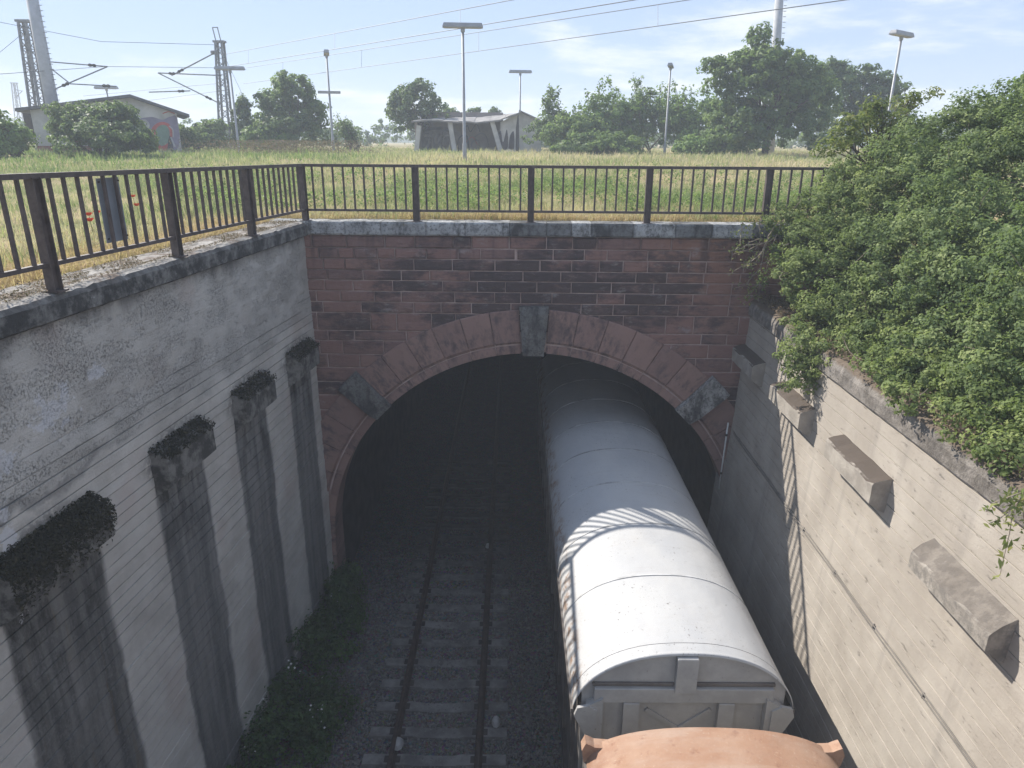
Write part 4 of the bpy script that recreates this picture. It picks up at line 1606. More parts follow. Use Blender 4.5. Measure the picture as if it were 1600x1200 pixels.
# roof corner castings of the orange wagon
for sx in (-1, 1):
    mb = MB()
    x = 2.12 + sx * 1.33
    mb.prism([(x - sx * 0.20, -6.16), (x + sx * 0.05, -6.40), (x + sx * 0.085, -6.20), (x + sx * 0.045, -6.10), (x, -6.12), (x - sx * 0.05, -6.15)][::(1 if sx > 0 else -1)], 5.86, 5.985)
    obj('corner_cap', mb, M['rust_roof'], w2)
w2.rotation_euler.y = R(1.0)

# ---------------------------------------------------------------- lamps on the platforms
def lamp_proto(H, head_len, head_w=0.30):
    root = thing('platform_lamp', 'x', 'street lamp', (0, 0, 0), 'lamps along the old platforms')
    mb = MB()
    mb.tube([(0, 0, -0.3), (0, 0, 1.2), (0, 0, 1.25), (0, 0, H)], [0.085, 0.085, 0.065, 0.05], 8)
    obj('pole', mb, M['lamp'], root, smooth=True, local=True)
    mb = MB()
    a, b, h = head_len / 2, head_w / 2, 0.19
    rows_ = [[(-a + 0.05, -b + 0.04, H + h), (a - 0.05, -b + 0.04, H + h), (a - 0.05, b - 0.04, H + h), (-a + 0.05, b - 0.04, H + h)],
             [(-a, -b, H + 0.07), (a, -b, H + 0.07), (a, b, H + 0.07), (-a, b, H + 0.07)],
             [(-a, -b, H + 0.02), (a, -b, H + 0.02), (a, b, H + 0.02), (-a, b, H + 0.02)]]
    o = 0
    for r in rows_:
        mb.v.extend(r)
    mb.f.append((0, 1, 2, 3))
    for k in range(2):
        for i in range(4):
            j = (i + 1) % 4
            mb.f.append((k * 4 + j, k * 4 + i, (k + 1) * 4 + i, (k + 1) * 4 + j))
    mb.f.append((11, 10, 9, 8))
    hd = obj('lamp_head', mb, M['lamp'], root, local=True)
    mb = MB()
    mb.box(-a + 0.06, a - 0.06, -b + 0.04, b - 0.04, H - 0.002, H + 0.018)
    obj('diffuser', mb, M['plaster'], hd, local=True)
    mb = MB()
    mb.tube([(0, 0, H - 0.14), (0, 0, H + 0.015)], 0.085, 8)
    obj('collar', mb, M['lamp'], root, local=True)
    return root


PROTO = lamp_proto(5.55, 1.60)
LAMPS = [
    (723, 42, 31.0, 4, 'tallest platform lamp in front of the shelter with a broad flat head'),
    (813, 113, 53.0, 6, 'small platform lamp with flat head just right of the shelter'),
    (510, 84, 43.0, 104, 'platform lamp seen end-on right of the round tree, with a crossbar'),
    (1048, 104, 46.0, 75, 'platform lamp seen end-on before the row of bushes'),
    (1409, 55, 32.0, 38, 'platform lamp with angled head rising behind the small yellowish tree'),
    (359, 108, 42.0, 4, 'platform lamp with flat head in front of the lattice mast'),
    (166, 138, 54.0, 2, 'platform lamp peeping over the gabled building roof'),
]
for i, (px, py, Y, rz_, lab) in enumerate(LAMPS):
    top = at(px, py, Y)
    o = PROTO if i == 0 else copy_tree(PROTO)
    o.location = (top.x, top.y, top.z - 5.60)
    o.rotation_euler = (0, 0, R(rz_))
    o['label'] = lab
    if i == 2:
        mb = MB()
        mb.box(-0.14, 0.14, -0.62, 0.62, 3.55, 3.68)
        obj('crossbar', mb, M['lamp'], o, local=True)

# ---------------------------------------------------------------- masts, cantilevers and wires
def lattice_mast(base, top, w0, w1, label, bays=12, head=True):
    base, top = Vector(base), Vector(top)
    root = thing('lattice_mast', label, 'mast', base)
    cor = [(-1, -1), (1, -1), (1, 1), (-1, 1)]

    def P(t, k):
        w = w0 + (w1 - w0) * t
        c = base.lerp(top, t)
        return c + Vector((cor[k][0] * w / 2, cor[k][1] * w / 2, 0))
    for k in range(4):
        mb = MB()
        mb.bar(P(0, k), P(1, k), 0.11, 0.11, (0, 1, 0))
        obj('leg', mb, M['mast'], root)
    mb = MB()
    for b in range(bays):
        t0, t1 = b / bays, (b + 1) / bays
        for k in range(4):
            kk = (k + 1) % 4
            a, c = (P(t0, k), P(t1, kk)) if b % 2 == 0 else (P(t0, kk), P(t1, k))
            mb.bar(a, c, 0.045, 0.02, (0, 1, 0))
            mb.bar(P(t1, k), P(t1, kk), 0.05, 0.02, (0, 0, 1))
    tag(obj('bracing', mb, M['mast'], root), kind='stuff')
    if head:
        mb = MB()
        mb.box(top.x - w1 * 0.9, top.x + w1 * 0.9, top.y - w1 * 0.6, top.y + w1 * 0.6, top.z - 0.03, top.z + 0.09)
        obj('head_plate', mb, M['mast'], root)
    return root


def arm(root, pts, r=0.04):
    for a, b in pts:
        mb = MB()
        a, b = Vector(a), Vector(b)
        mb.tube([a, b], r, 6)
        cn = obj('cantilever_tube', mb, M['mast'], root)
        if (b - a).length > 1.5:
            mb = MB()
            d = (b - a).normalized()
            c = a.lerp(b, 0.78)
            mb.tube([c - d * 0.22, c - d * 0.12, c, c + d * 0.12, c + d * 0.22], [0.05, 0.10, 0.06, 0.10, 0.05], 6)
            obj('insulator', mb, M['dark_steel'], cn)


YM = 50.0
mast_b = at(356, 238, YM)
mast_b.z = ground_h(mast_b.x, mast_b.y) - 0.1
mast_t = at(343, 66, YM)
mA = lattice_mast(mast_b, mast_t, 0.74, 0.40, 'tapering lattice catenary mast left of the round tree', 14)
mb = MB()
for dx in (-0.12, 0.2):
    mb.bar(mast_t + Vector((dx - 0.1, 0, 0.05)), mast_t + Vector((dx - 0.22, 0, 0.85)), 0.05, 0.05, (0, 1, 0))
mb.bar(mast_t + Vector((-0.34, 0, 0.86)), mast_t + Vector((0.02, 0, 0.86)), 0.05, 0.05)
obj('insulator_frame', mb, M['mast'], mA)
mb = MB()
for dx in (0.0, 0.28):
    c = at(333 + dx * 14, 82, YM)
    mb.cbox((c.x, c.y, c.z), (0.22, 0.3, 0.24), 0.05)
obj('floodlights', mb, M['mast'], mA)
arm(mA, [(at(346, 118, YM), at(247, 114, YM)), (at(247, 114, YM), at(348, 164, YM)), (at(233, 144, YM), at(297, 142, YM)), (at(333, 84, YM), at(268, 118, YM))])

YL = 43.0
lb = at(68, 226, YL)
lb.z = ground_h(lb.x, lb.y)
mB = lattice_mast(lb, at(38, 34, YL), 0.62, 0.42, 'leaning lattice mast beside the thick pole at the left', 15)
arm(mB, [(at(58, 95, YL), at(168, 104, YL)), (at(168, 104, YL), at(84, 140, YL)), (at(110, 131, YL), at(182, 135, YL)), (at(82, 109, YL), at(110, 131, YL))], 0.035)
mb = MB()
c = at(62, 190, YL)
mb.cbox((c.x - 0.25, c.y - 0.5, c.z), (0.45, 0.3, 1.5), 0.03)
obj('switch_box', mb, M['dark_steel'], mB)
far_b = at(30, 196, 140)
mC = lattice_mast(far_b - Vector((0, 0, 1)), at(22, 130, 140), 1.0, 0.6, 'small distant lattice mast at the left edge', 8)
arm(mC, [(at(23, 140, 140), at(35, 142, 140)), (at(35, 142, 140), at(25, 152, 140))], 0.06)

for (pxb, pyb, pxt, pyt, Y, r0, r1, lab) in ((95, 232, 44.6, -30, 40, 0.33, 0.27, 'thick pale pole rising behind the gabled building at the left'),
                                             (1203, 236, 1219.5, -30, 47, 0.30, 0.24, 'thick pale pole standing behind the large leafy tree')):
    a, b = at(pxb, pyb, Y), at(pxt, pyt, Y)
    root = thing('concrete_pole', lab, 'pole', a)
    mb = MB()
    mb.tube([a - Vector((0, 0, 0.5)), b], [r0, r1], 12)
    obj('shaft', mb, M['pole_conc'], root, smooth=True)
    mb = MB()                                           # climbing rungs
    for k in range(26):
        p = a.lerp(b, 0.18 + 0.031 * k)
        mb.bar(p + Vector((r0 * 0.9, -0.05, 0)), p + Vector((r0 + 0.14, -0.05, 0)), 0.03, 0.03)
    tag(obj('rungs', mb, M['mast'], root), kind='stuff')


def wire(label, a, b, r=0.013, sag=0.0, n=14, cat='wire', grp='overhead wires across the sky'):
    a, b = Vector(a), Vector(b)
    mb = MB()
    pts = []
    for i in range(n + 1):
        t = i / n
        p = a.lerp(b, t)
        p.z -= 4 * sag * t * (1 - t)
        pts.append(p)
    mb.tube(pts, r, 4, cap=False)
    o = obj('overhead_wire', mb, M['wire'], origin=a)
    return tag(o, label, cat, grp), pts


def ext(a, b, t):
    return a + (b - a) * t


def wat(px, py, z):
    return atz(px, py, z)


WZ1, WZ2 = 5.2, 5.0
c1a, c1b = wat(345, 106, WZ1), wat(990, 0, WZ1)
m1a, m1b = wat(345, 86, 6.35), wat(800, 0, 6.35)
c2a, c2b = wat(380, 131, WZ2), wat(1320, 0, WZ2)
m2a, m2b = wat(385, 106, 6.15), wat(1075, 0, 6.15)
wires = {}
_, wires['m1'] = wire('topmost of the four overhead wires, ending highest at the frame top', m1a, ext(m1a, m1b, 1.6), 0.018)
_, wires['c1'] = wire('second overhead wire from the top, right of the lattice mast', c1a, ext(c1a, c1b, 1.3), 0.018)
_, wires['m2'] = wire('third overhead wire from the top, right of the lattice mast', m2a, ext(m2a, m2b, 1.4), 0.018)
_, wires['c2'] = wire('lowest of the four overhead wires crossing above the shelter', c2a, ext(c2a, c2b, 1.2), 0.018)


def on_line(a, b, px):
    lo, hi = -0.5, 1.6
    for _ in range(40):
        mid = (lo + hi) / 2
        p = ext(a, b, mid)
        d = p.y * CT - p.z * ST
        v = -(p.y * ST + p.z * CT) / d
        u = p.x / d
        if 800 + F_PX * (u * math.cos(ROLL) - v * math.sin(ROLL)) < px:
            lo = mid
        else:
            hi = mid
    return ext(a, b, lo)


def dropper(px, ma, mb_, ca, cb, which):
    p, q = on_line(ma, mb_, px), on_line(ca, cb, px)
    m_ = MB()
    m_.tube([p, q], 0.011, 4, cap=False)
    tag(obj('dropper_wire', m_, M['wire'], origin=p), which, 'wire', 'dropper wires between the overhead wires')


for px in (388, 523, 719):
    dropper(px, m1a, m1b, c1a, c1b, 'short dropper wire between the two upper overhead wires at the ' + {388: 'mast', 523: 'end-on lamp', 719: 'tall lamp'}[px])
for px in (442, 565, 748, 1028):
    dropper(px, m2a, m2b, c2a, c2b, 'short dropper wire between the two lower overhead wires, ' + {442: 'left of the end-on lamp', 565: 'left of the small clouds', 748: 'right of the tall lamp', 1028: 'near the bushes lamp'}[px])
# wires on the left side of the mast
for (a, b, Ya, Yb, lab) in (((335, 70), (158, 65), 50, 46, 'straight insulated wire from the lattice mast head to the left'),
                            ((158, 65), (-40, 27), 46, 40, 'thin wire running to the upper left corner'),
                            ((345, 106), (165, 104), 50, 43, 'contact wire between the two cantilever arms'),
                            ((165, 104), (-60, 120), 43, 36, 'contact wire leaving the leaning mast to the left'),
                            ((345, 130), (130, 150), 50, 58, 'low wire behind the gabled building'),
                            ((345, 142), (0, 188), 50, 70, 'lowest thin wire left of the lattice mast'),
                            ((38, 50), (-40, 115), 43, 36, 'steep stay wire left of the leaning mast'),
                            ((349, 84), (410, 215), 50, 47, 'slanting guy wire right of the lattice mast')):
    wire(lab, at(*a, Ya), at(*b, Yb), 0.012, 0.0, 6, grp='thin wires around the left masts')

# ---------------------------------------------------------------- gabled building
def flat_patch(mb, pts, y):
    mb.add([(x, y, z) for x, z in pts], [tuple(range(len(pts)))])


YB = 40.0
bl = thing('gabled_building', 'small pale gabled building with red graffiti beside the left poles', 'building', (-21.6, YB, -0.9))
BLD = bl
x0, x1 = -24.7, -18.55
ridge_x, ridge_z, ez0, ez1, zb0 = -20.5, 2.10, 1.42, 1.36, -1.1
mb = MB()
mb.prism([(x0, zb0), (x1, zb0), (x1, ez1), (ridge_x, ridge_z), (x0, ez0 - 0.05)], YB, YB + 5)
obj('wall', mb, M['plaster'], bl)
mb = MB()
mb.prism([(x0 - 0.005, zb0), (x0 + 2.2, zb0), (x0 + 2.2, -0.35), (x0 - 0.005, -0.35)], YB - 0.06, YB - 0.003)
obj('brick_plinth', mb, M['brick'], bl)
for (xa, za, xb, zb_) in ((x0 - 0.55, ez0 - 0.12, ridge_x, ridge_z + 0.02), (ridge_x, ridge_z + 0.02, x1 + 0.55, ez1 - 0.18)):
    mb = MB()
    mb.prism([(xa, za), (xb, zb_), (xb, zb_ + 0.14), (xa, za + 0.14)], YB - 0.35, YB + 5.3)
    obj('roof', mb, M['roof_dark'], bl)


def stroke(pts, w, y, mat, parent, name='graffiti', closed=False):
    """a painted line on a wall facing -Y, as a thin flat band 3 mm proud"""
    mb = MB()
    n = len(pts)
    L_ = []
    for i, (x, z) in enumerate(pts):
        a = pts[(i - 1) % n] if closed or i > 0 else pts[i]
        b = pts[(i + 1) % n] if closed or i < n - 1 else pts[i]
        dx, dz = b[0] - a[0], b[1] - a[1]
        l = math.hypot(dx, dz) or 1
        L_.append(((x - dz / l * w / 2, y, z + dx / l * w / 2), (x + dz / l * w / 2, y, z - dx / l * w / 2)))
    if closed:
        L_.append(L_[0])
    vs_ = [p for q in L_ for p in q]
    mb.add(vs_, [(2 * i, 2 * i + 1, 2 * i + 3, 2 * i + 2) for i in range(len(L_) - 1)])
    return obj(name, mb, mat, parent)


def wp(px, py, Y):
    p = at(px, py, Y)
    return (p.x, p.z)


def spline(pts, n=10):
    out = []
    m = len(pts)
    for i in range(m - 1):
        p0 = pts[max(0, i - 1)]
        p1, p2 = pts[i], pts[i + 1]
        p3 = pts[min(m - 1, i + 2)]
        for k in range(n):
            t = k / n
            out.append(tuple(0.5 * (2 * p1[a] + (-p0[a] + p2[a]) * t + (2 * p0[a] - 5 * p1[a] + 4 * p2[a] - p3[a]) * t * t + (-p0[a] + 3 * p1[a] - 3 * p2[a] + p3[a]) * t ** 3) for a in (0, 1)))
    out.append(pts[-1])
    return out


def blob(pts, y, mat, parent):
    mb = MB()
    flat_patch(mb, list(reversed(spline(pts + [pts[0]], 6)[:-1])), y)
    return obj('graffiti', mb, mat, parent)


Bp = lambda pts: [wp(a, b, YB) for a, b in pts]
blob(Bp([(196, 232), (200, 192), (222, 182), (238, 186), (248, 181), (257, 184), (257, 236)]), YB - 0.004, M['paint_blue'], bl)
blob(Bp([(226, 232), (224, 204), (231, 192), (242, 190), (250, 198), (252, 216), (248, 236)]), YB - 0.008, M['paint_red'], bl)
blob(Bp([(231, 218), (230, 203), (236, 195), (244, 196), (248, 206), (247, 222), (238, 228)]), YB - 0.012, M['paint_green'], bl)
stroke(spline(Bp([(247, 196), (252, 202), (253, 214)])), 0.06, YB - 0.016, M['paint_light'], bl)
stroke(spline(Bp([(250, 214), (253, 222), (256, 230)])), 0.08, YB - 0.016, M['paint_light'], bl)
blob(Bp([(246, 236), (247, 216), (250, 214), (254, 236)]), YB - 0.014, M['paint_black'], bl)
blob(Bp([(202, 205), (206, 190), (216, 186), (222, 196), (214, 206)]), YB - 0.008, M['paint_light'], bl)
stroke(spline(Bp([(238, 176), (246, 173), (254, 176)])), 0.05, YB - 0.004, M['paint_red'], bl)

bl.rotation_euler.z = R(27)
bl.scale = (1.11, 1, 1)

# ---------------------------------------------------------------- ruined platform shelter
YS = 50.0
sh = thing('platform_shelter', 'derelict open fronted platform shelter with graffiti and a sagging roof', 'shelter', (-2.7, YS, -0.85))
zg = -1.0
PF = lambda px, py: at(px, py, YS)
fl, fr = PF(650, 195).x, PF(779, 195).x
bk = 3.6                                          # depth of the shelter
for a, b, nm in (((650, 242), (655, 196), 'column'), ((712, 243), (703, 190), 'column'), ((785, 243), (769, 190), 'column')):
    p, q = PF(*a), PF(*b)
    mb = MB()
    mb.bar((p.x, YS, zg), (q.x, YS, q.z), 0.30, 0.34, (0, 1, 0))
    obj(nm, mb, M['plaster'], sh)
zb_t = 1.30
mb = MB()
mb.box(fl - 0.1, fr + 0.25, YS + bk, YS + bk + 0.25, zg, 1.95)
obj('back_wall', mb, M['plaster_in'], sh)
mb = MB()
mb.prism([(fl - 0.12, zg), (fl + 0.08, zg), (fl + 0.08, 1.18), (fl - 0.12, 1.18)], YS + 0.25, YS + bk)
obj('side_wall', mb, M['plaster_in'], sh)
# right hand room, white plaster, its roof rising to a ridge
rw0, rw1, rw2 = fr + 0.12, PF(812, 180).x, PF(846, 190).x
mb = MB()
mb.prism([(rw0, zg), (rw1, zg), (rw1, 1.86), (rw0, 1.22)], YS + 0.05, YS + 5.2)
mb.prism([(rw1 + 0.003, zg), (rw2, zg), (rw2, 1.25), (rw1 + 0.003, 1.86)], YS + 0.05, YS + 5.2)
obj('room_wall', mb, M['plaster'], sh)
# roof: sagging sheets side by side, each its own
nsh = 7
for i in range(nsh):
    xa = fl - 0.25 + (rw1 + 0.1 - fl + 0.25) * i / nsh
    xb = fl - 0.25 + (rw1 + 0.1 - fl + 0.25) * (i + 1) / nsh - 0.02
    mb = MB()
    rows_ = []
    for j in range(7):
        t = j / 6
        row = []
        for k in range(4):
            x = xa + (xb - xa) * k / 3
            u = (x - fl) / (rw1 - fl)
            front = 1.27 + 0.05 * math.sin(u * 9) + (max(0, u - 0.80) / 0.20) * 0.55
            back = 1.55 + 0.40 * u
            zz_ = front + (back - front) * t + 0.07 * ns(x * 1.4, t * 3, 2) + 0.02 * (i % 2)
            row.append((x, YS - 0.35 + (bk + 1.4) * t, zz_))
        rows_.append(row)
    mb.grid(rows_)
    mb.grid([[(p[0], p[1], p[2] - 0.10) for p in reversed(r)] for r in rows_])
    mb.grid([[(p[0], p[1] - 0.001, p[2]) for p in reversed(rows_[0])], [(p[0], p[1] - 0.001, p[2] - 0.10) for p in reversed(rows_[0])]])
    obj('roof_sheet', mb, M['roof_tin'], sh)
mb = MB()
mb.prism([(rw1 - 0.05, 1.90), (rw2 + 0.25, 1.16), (rw2 + 0.25, 1.26), (rw1 - 0.05, 2.0)], YS - 0.15, YS + 5.4)
obj('roof_sheet', mb, M['roof_tin'], sh)
SBk = YS + bk - 0.006
SP = lambda pts, Y=SBk: [wp(a, b, Y) for a, b in pts]
blob(SP([(653, 242), (652, 215), (660, 202), (684, 198), (702, 203), (706, 240)]), SBk, M['paint_grey'], sh)
for s_pts, w, mt in (
    ([(657, 236), (656, 222), (664, 212), (672, 214), (668, 228), (661, 236)], 0.16, 'paint_light'),
    ([(676, 236), (676, 214), (680, 208), (682, 224), (690, 212), (688, 236)], 0.14, 'paint_light'),
    ([(692, 236), (693, 216), (701, 212), (704, 222), (698, 236)], 0.12, 'paint_light'),
    ([(653, 216), (662, 206), (684, 201), (704, 206)], 0.14, 'paint_black'),
    ([(673, 214), (671, 238)], 0.10, 'paint_black'), ([(691, 206), (690, 238)], 0.10, 'paint_black'),
):
    stroke(spline(SP(s_pts)), w, SBk - 0.004, M[mt], sh)
for s_pts, w, mt in (
    ([(716, 238), (716, 220), (722, 212), (730, 214), (732, 238)], 0.12, 'paint_black'),
    ([(724, 206), (730, 196), (735, 206), (744, 194), (750, 206)], 0.07, 'paint_black'),
    ([(736, 238), (738, 222), (748, 220), (752, 234), (766, 236)], 0.09, 'paint_grey'),
    ([(742, 214), (752, 208), (760, 214), (764, 230)], 0.07, 'paint_grey'),
    ([(728, 222), (738, 214), (746, 226)], 0.05, 'paint_red'),
):
    stroke(spline(SP(s_pts)), w, SBk - 0.004, M[mt], sh)
SW = YS + 0.044
for s_pts in ([(777, 232), (776, 222), (782, 204), (786, 222), (792, 202), (793, 232)], [(794, 232), (797, 212), (803, 206), (803, 232)],
              [(806, 200), (810, 180), (811, 236), (806, 236)]):
    blob(SP(s_pts, SW), SW, M['paint_black'], sh)
# low concrete slab: the remains of a platform edge
pc0, pc1 = at(828, 268, 29), at(942, 268, 29)
slab = thing('platform_slab', 'low broken concrete platform edge in the dry grass behind the railing', 'slab', ((pc0.x + pc1.x) / 2, 29, -1.0))
k = 4
for i in range(k):
    mb = MB()
    xa = pc0.x + (pc1.x - pc0.x) * i / k
    xb = pc0.x + (pc1.x - pc0.x) * (i + 1) / k - 0.02
    mb.cbox(((xa + xb) / 2, 29.2 + 0.02 * i, -0.98 + 0.015 * (i % 2)), (xb - xa, 0.5, 0.11), 0.015)
    obj('slab', mb, M['plaster_in'], slab)
    mb = MB()
    mb.cbox(((xa + xb) / 2, 29.3, -1.2), (xb - xa - 0.02, 0.4, 0.32), 0.01)
    obj('support', mb, M['dark_steel'], slab)

# ---------------------------------------------------------------- foliage
def lobes_to_leaves(lobes, n_clump, per_clump, clump_r, rng, shell=0.75, up=0.35):
    """lobes: (x,y,z,rx,ry,rz). Clumps sit mostly near the lobe surfaces, leaves round each clump"""
    L = np.array(lobes, float)
    vol = (L[:, 3] * L[:, 4] * L[:, 5]) ** (2 / 3)
    pick = rng.choice(len(L), n_clump, p=vol / vol.sum())
    d = rng.normal(0, 1, (n_clump, 3))
    d /= np.linalg.norm(d, axis=1, keepdims=True)
    d[:, 2] = np.where(d[:, 2] < -0.5, -d[:, 2], d[:, 2])
    rad = np.where(rng.uniform(0, 1, n_clump) < shell, rng.uniform(0.74, 1.22, n_clump), rng.uniform(0.2, 0.8, n_clump))
    cc = L[pick, :3] + d * L[pick, 3:6] * rad[:, None]
    sz = rng.uniform(0.6, 1.35, n_clump) * clump_r
    idx = np.repeat(np.arange(n_clump), per_clump)
    e = rng.normal(0, 1, (len(idx), 3))
    e /= np.linalg.norm(e, axis=1, keepdims=True)
    rr = rng.uniform(0.25, 1.0, len(idx)) ** 0.6
    P = cc[idx] + e * (sz[idx] * rr)[:, None] * np.array([1.0, 1.0, 0.75])
    Nn = e * 0.7 + d[idx] * 0.6 + np.array([0, 0, up])
    tint_c = rng.beta(1.3, 1.5, n_clump)
    tint = tint_c[idx] * 0.72 + rng.uniform(0, 0.3, len(idx))
    return P, Nn, tint, cc


def limb(mb, a, b, r0, r1, bend, rng, n=5):
    a, b = Vector(a), Vector(b)
    off = Vector(rng.normal(0, 1, 3).tolist()) * bend * (b - a).length
    pts, rad = [], []
    for i in range(n + 1):
        t = i / n
        p = a.lerp(b, t) + off * math.sin(math.pi * t)
        pts.append(p)
        rad.append(r0 + (r1 - r0) * t)
    mb.tube(pts, rad, 6)


def tree(name, label, cat, base, lobes, mat, n_clump, per, cr, leaf, tr=0.12, group=None, seed=1, stems=1, shoots=0, aspect=0.55, nb=14, shell=0.75):
    rng = np.random.default_rng(seed)
    base = Vector(base)
    root = thing(name, label, cat, base, group)
    P, Nn, tint, cc = lobes_to_leaves(lobes, n_clump, per, cr, rng, shell)
    L = np.array(lobes, float)
    top = Vector(L[:, :3].mean(0).tolist())
    mb = MB()
    forks = []
    for s in range(stems):
        b = base + Vector((rng.normal(0, 0.25), rng.normal(0, 0.25), 0)) * (1 if stems > 1 else 0)
        t = base.lerp(top, 0.62) + Vector((rng.normal(0, 0.3), rng.normal(0, 0.3), 0)) * (1.6 if stems > 1 else 0.4)
        limb(mb, b - Vector((0, 0, 0.3)), t, tr, tr * 0.55, 0.04, rng)
        forks.append(t)
    obj('trunk', mb, M['bark'], root, smooth=True)
    mb = MB()
    for k in range(nb):
        c = Vector(cc[rng.integers(len(cc))].tolist())
        limb(mb, forks[k % len(forks)] - Vector((0, 0, rng.uniform(0, 0.5))), c, tr * 0.42, tr * 0.10, 0.06, rng, 4)
    obj('branches', mb, M['bark'], root, smooth=True)
    if shoots:
        ex_p, ex_n, ex_t = [], [], []
        mb = MB()
        for k in range(shoots):
            lb_ = L[rng.integers(len(L))]
            a = Vector((lb_[0] + rng.uniform(-0.8, 0.8) * lb_[3], lb_[1] + rng.uniform(-0.6, 0.6) * lb_[4], lb_[2] + lb_[5] * 0.5))
            ln = rng.uniform(0.6, 1.25) * lb_[5] * 1.1
            b = a + Vector((rng.normal(0, 0.35), rng.normal(0, 0.3), 1)).normalized() * ln
            limb(mb, a, b, 0.02, 0.006, 0.06, rng, 4)
            m = int(20 + 28 * ln)
            for q in range(m):
                t = (q + rng.uniform(0, 1)) / m
                p = a.lerp(b, t) + Vector(rng.normal(0, 0.10 + 0.10 * (1 - t), 3).tolist())
                ex_p.append(p)
                ex_n.append((rng.normal(0, 0.6), rng.normal(0, 0.6), 0.8))
                ex_t.append(rng.uniform(0.2, 1.0))
        obj('shoots', mb, M['bark'], root)
        P = np.concatenate([P, np.array(ex_p)])
        Nn = np.concatenate([Nn, np.array(ex_n)])
        tint = np.concatenate([tint, np.array(ex_t)])
    leaves('crown', P, Nn, np.full(len(P), leaf), M[mat], root, tint, aspect, 0.15, 0.45, rng)
    return root


def gl(px, py, Y):
    p = at(px, py, Y)
    return (p.x, Y, ground_h(p.x, Y))


def lob(px, py, Y, rpx, rz=None, dy=0.8):
    """lobe seen at (px,py) with a radius of rpx photo pixels at distance Y"""
    p = at(px, py, Y)
    d = Y * CT - p.z * ST
    rx = rpx * d / F_PX
    rz = rx if rz is None else rz * d / F_PX
    return (p.x, p.y, p.z, rx, rx * dy, rz)


tree('round_tree', 'round crowned leafy tree between the lattice mast and the end-on lamp', 'tree', gl(458, 236, 48),
     [lob(455, 165, 48, 42, 40), lob(428, 185, 48, 30, 34), lob(482, 190, 48, 30, 32), lob(455, 210, 47, 50, 24), lob(445, 135, 48, 18, 18)], 'leaf_tree', 330, 34, 0.34, 0.23, 0.16, seed=3)
tree('dark_tree', 'narrow dark tree beside the lattice mast, left of the round tree', 'tree', gl(384, 236, 50),
     [lob(384, 200, 50, 17, 34), lob(392, 215, 50, 22, 22), lob(380, 168, 50, 8, 14)], 'leaf_dark', 130, 36, 0.32, 0.22, 0.12, seed=4)
tree('bush', 'low bright bush at the foot of the lattice mast', 'bush', gl(420, 238, 46.5),
     [lob(405, 220, 46.5, 26, 18), lob(440, 226, 46.5, 26, 14), lob(425, 215, 46.5, 16, 16)], 'leaf_bright', 130, 34, 0.3, 0.2, 0.06, seed=5, stems=3, nb=8)
tree('bare_shrub', 'thin twiggy half bare shrub right of the end-on lamp', 'bush', gl(540, 236, 45),
     [lob(535, 215, 45, 20, 20), lob(552, 222, 45, 14, 14)], 'leaf_dark', 40, 22, 0.3, 0.14, 0.05, seed=6, stems=5, nb=40, shoots=14)
tree('hedge_bush', 'green bush in front of the far hedge, right of the gabled building', 'bush', gl(305, 238, 47),
     [lob(290, 218, 47, 24, 18), lob(325, 215, 47, 24, 20), lob(308, 222, 46, 34, 16), lob(340, 205, 48, 12, 14)], 'leaf_tree', 200, 36, 0.32, 0.2, 0.06, seed=7, stems=4, nb=10)
tree('dark_bush', 'large dark bush growing against the gabled building', 'bush', gl(165, 248, 34),
     [lob(125, 205, 34, 42, 34), lob(185, 205, 34, 38, 36), lob(160, 222, 33, 66, 26), lob(98, 190, 34, 24, 24), lob(215, 222, 33.5, 24, 22), lob(150, 185, 34.5, 30, 18), lob(185, 190, 34, 30, 24)], 'leaf_dark', 480, 40, 0.25, 0.15, 0.09, seed=8, stems=5)
tree('bright_bush', 'bright green bush cut off by the left edge of the frame', 'bush', gl(8, 245, 33),
     [lob(10, 215, 33, 26, 26), lob(30, 222, 33, 20, 18), lob(-25, 205, 33, 34, 34), lob(0, 230, 33, 40, 14)], 'leaf_bright', 260, 40, 0.28, 0.16, 0.08, seed=9, stems=3)
tree('overhanging_tree', 'tree with a drooping crown at the left end of the shelter', 'tree', gl(662, 238, 53.2),
     [lob(652, 160, 53, 32, 26), lob(626, 178, 53, 20, 28), lob(672, 178, 53, 24, 20), lob(640, 195, 53, 24, 18), lob(655, 140, 53, 12, 12)], 'leaf_dark', 210, 32, 0.32, 0.22, 0.14, seed=10)
for k, (px, py, w, lab) in enumerate(((702, 178, 14, 'small tuft of treetop showing above the shelter roof left of the tall lamp'), (742, 178, 12, 'small tuft of treetop showing above the shelter roof right of the tall lamp'),
                                      (771, 176, 7, 'tiniest tuft of treetop above the right end of the shelter roof'))):
    tree('treetop', lab, 'tree', gl(px, 236, 62), [lob(px, py, 62, w, 7), lob(px, py + 24, 62, w * 0.8, 20)], 'leaf_dark', 46, 30, 0.3, 0.22, 0.09, seed=20 + k, nb=5)
tree('sapling', 'upright sapling with spiky shoots just right of the shelter', 'tree', gl(868, 238, 47),
     [lob(868, 205, 47, 24, 26), lob(860, 170, 47, 11, 24), lob(885, 196, 47, 20, 14), lob(848, 215, 47, 26, 20)], 'leaf_dark', 170, 30, 0.3, 0.19, 0.07, seed=11, shoots=9)
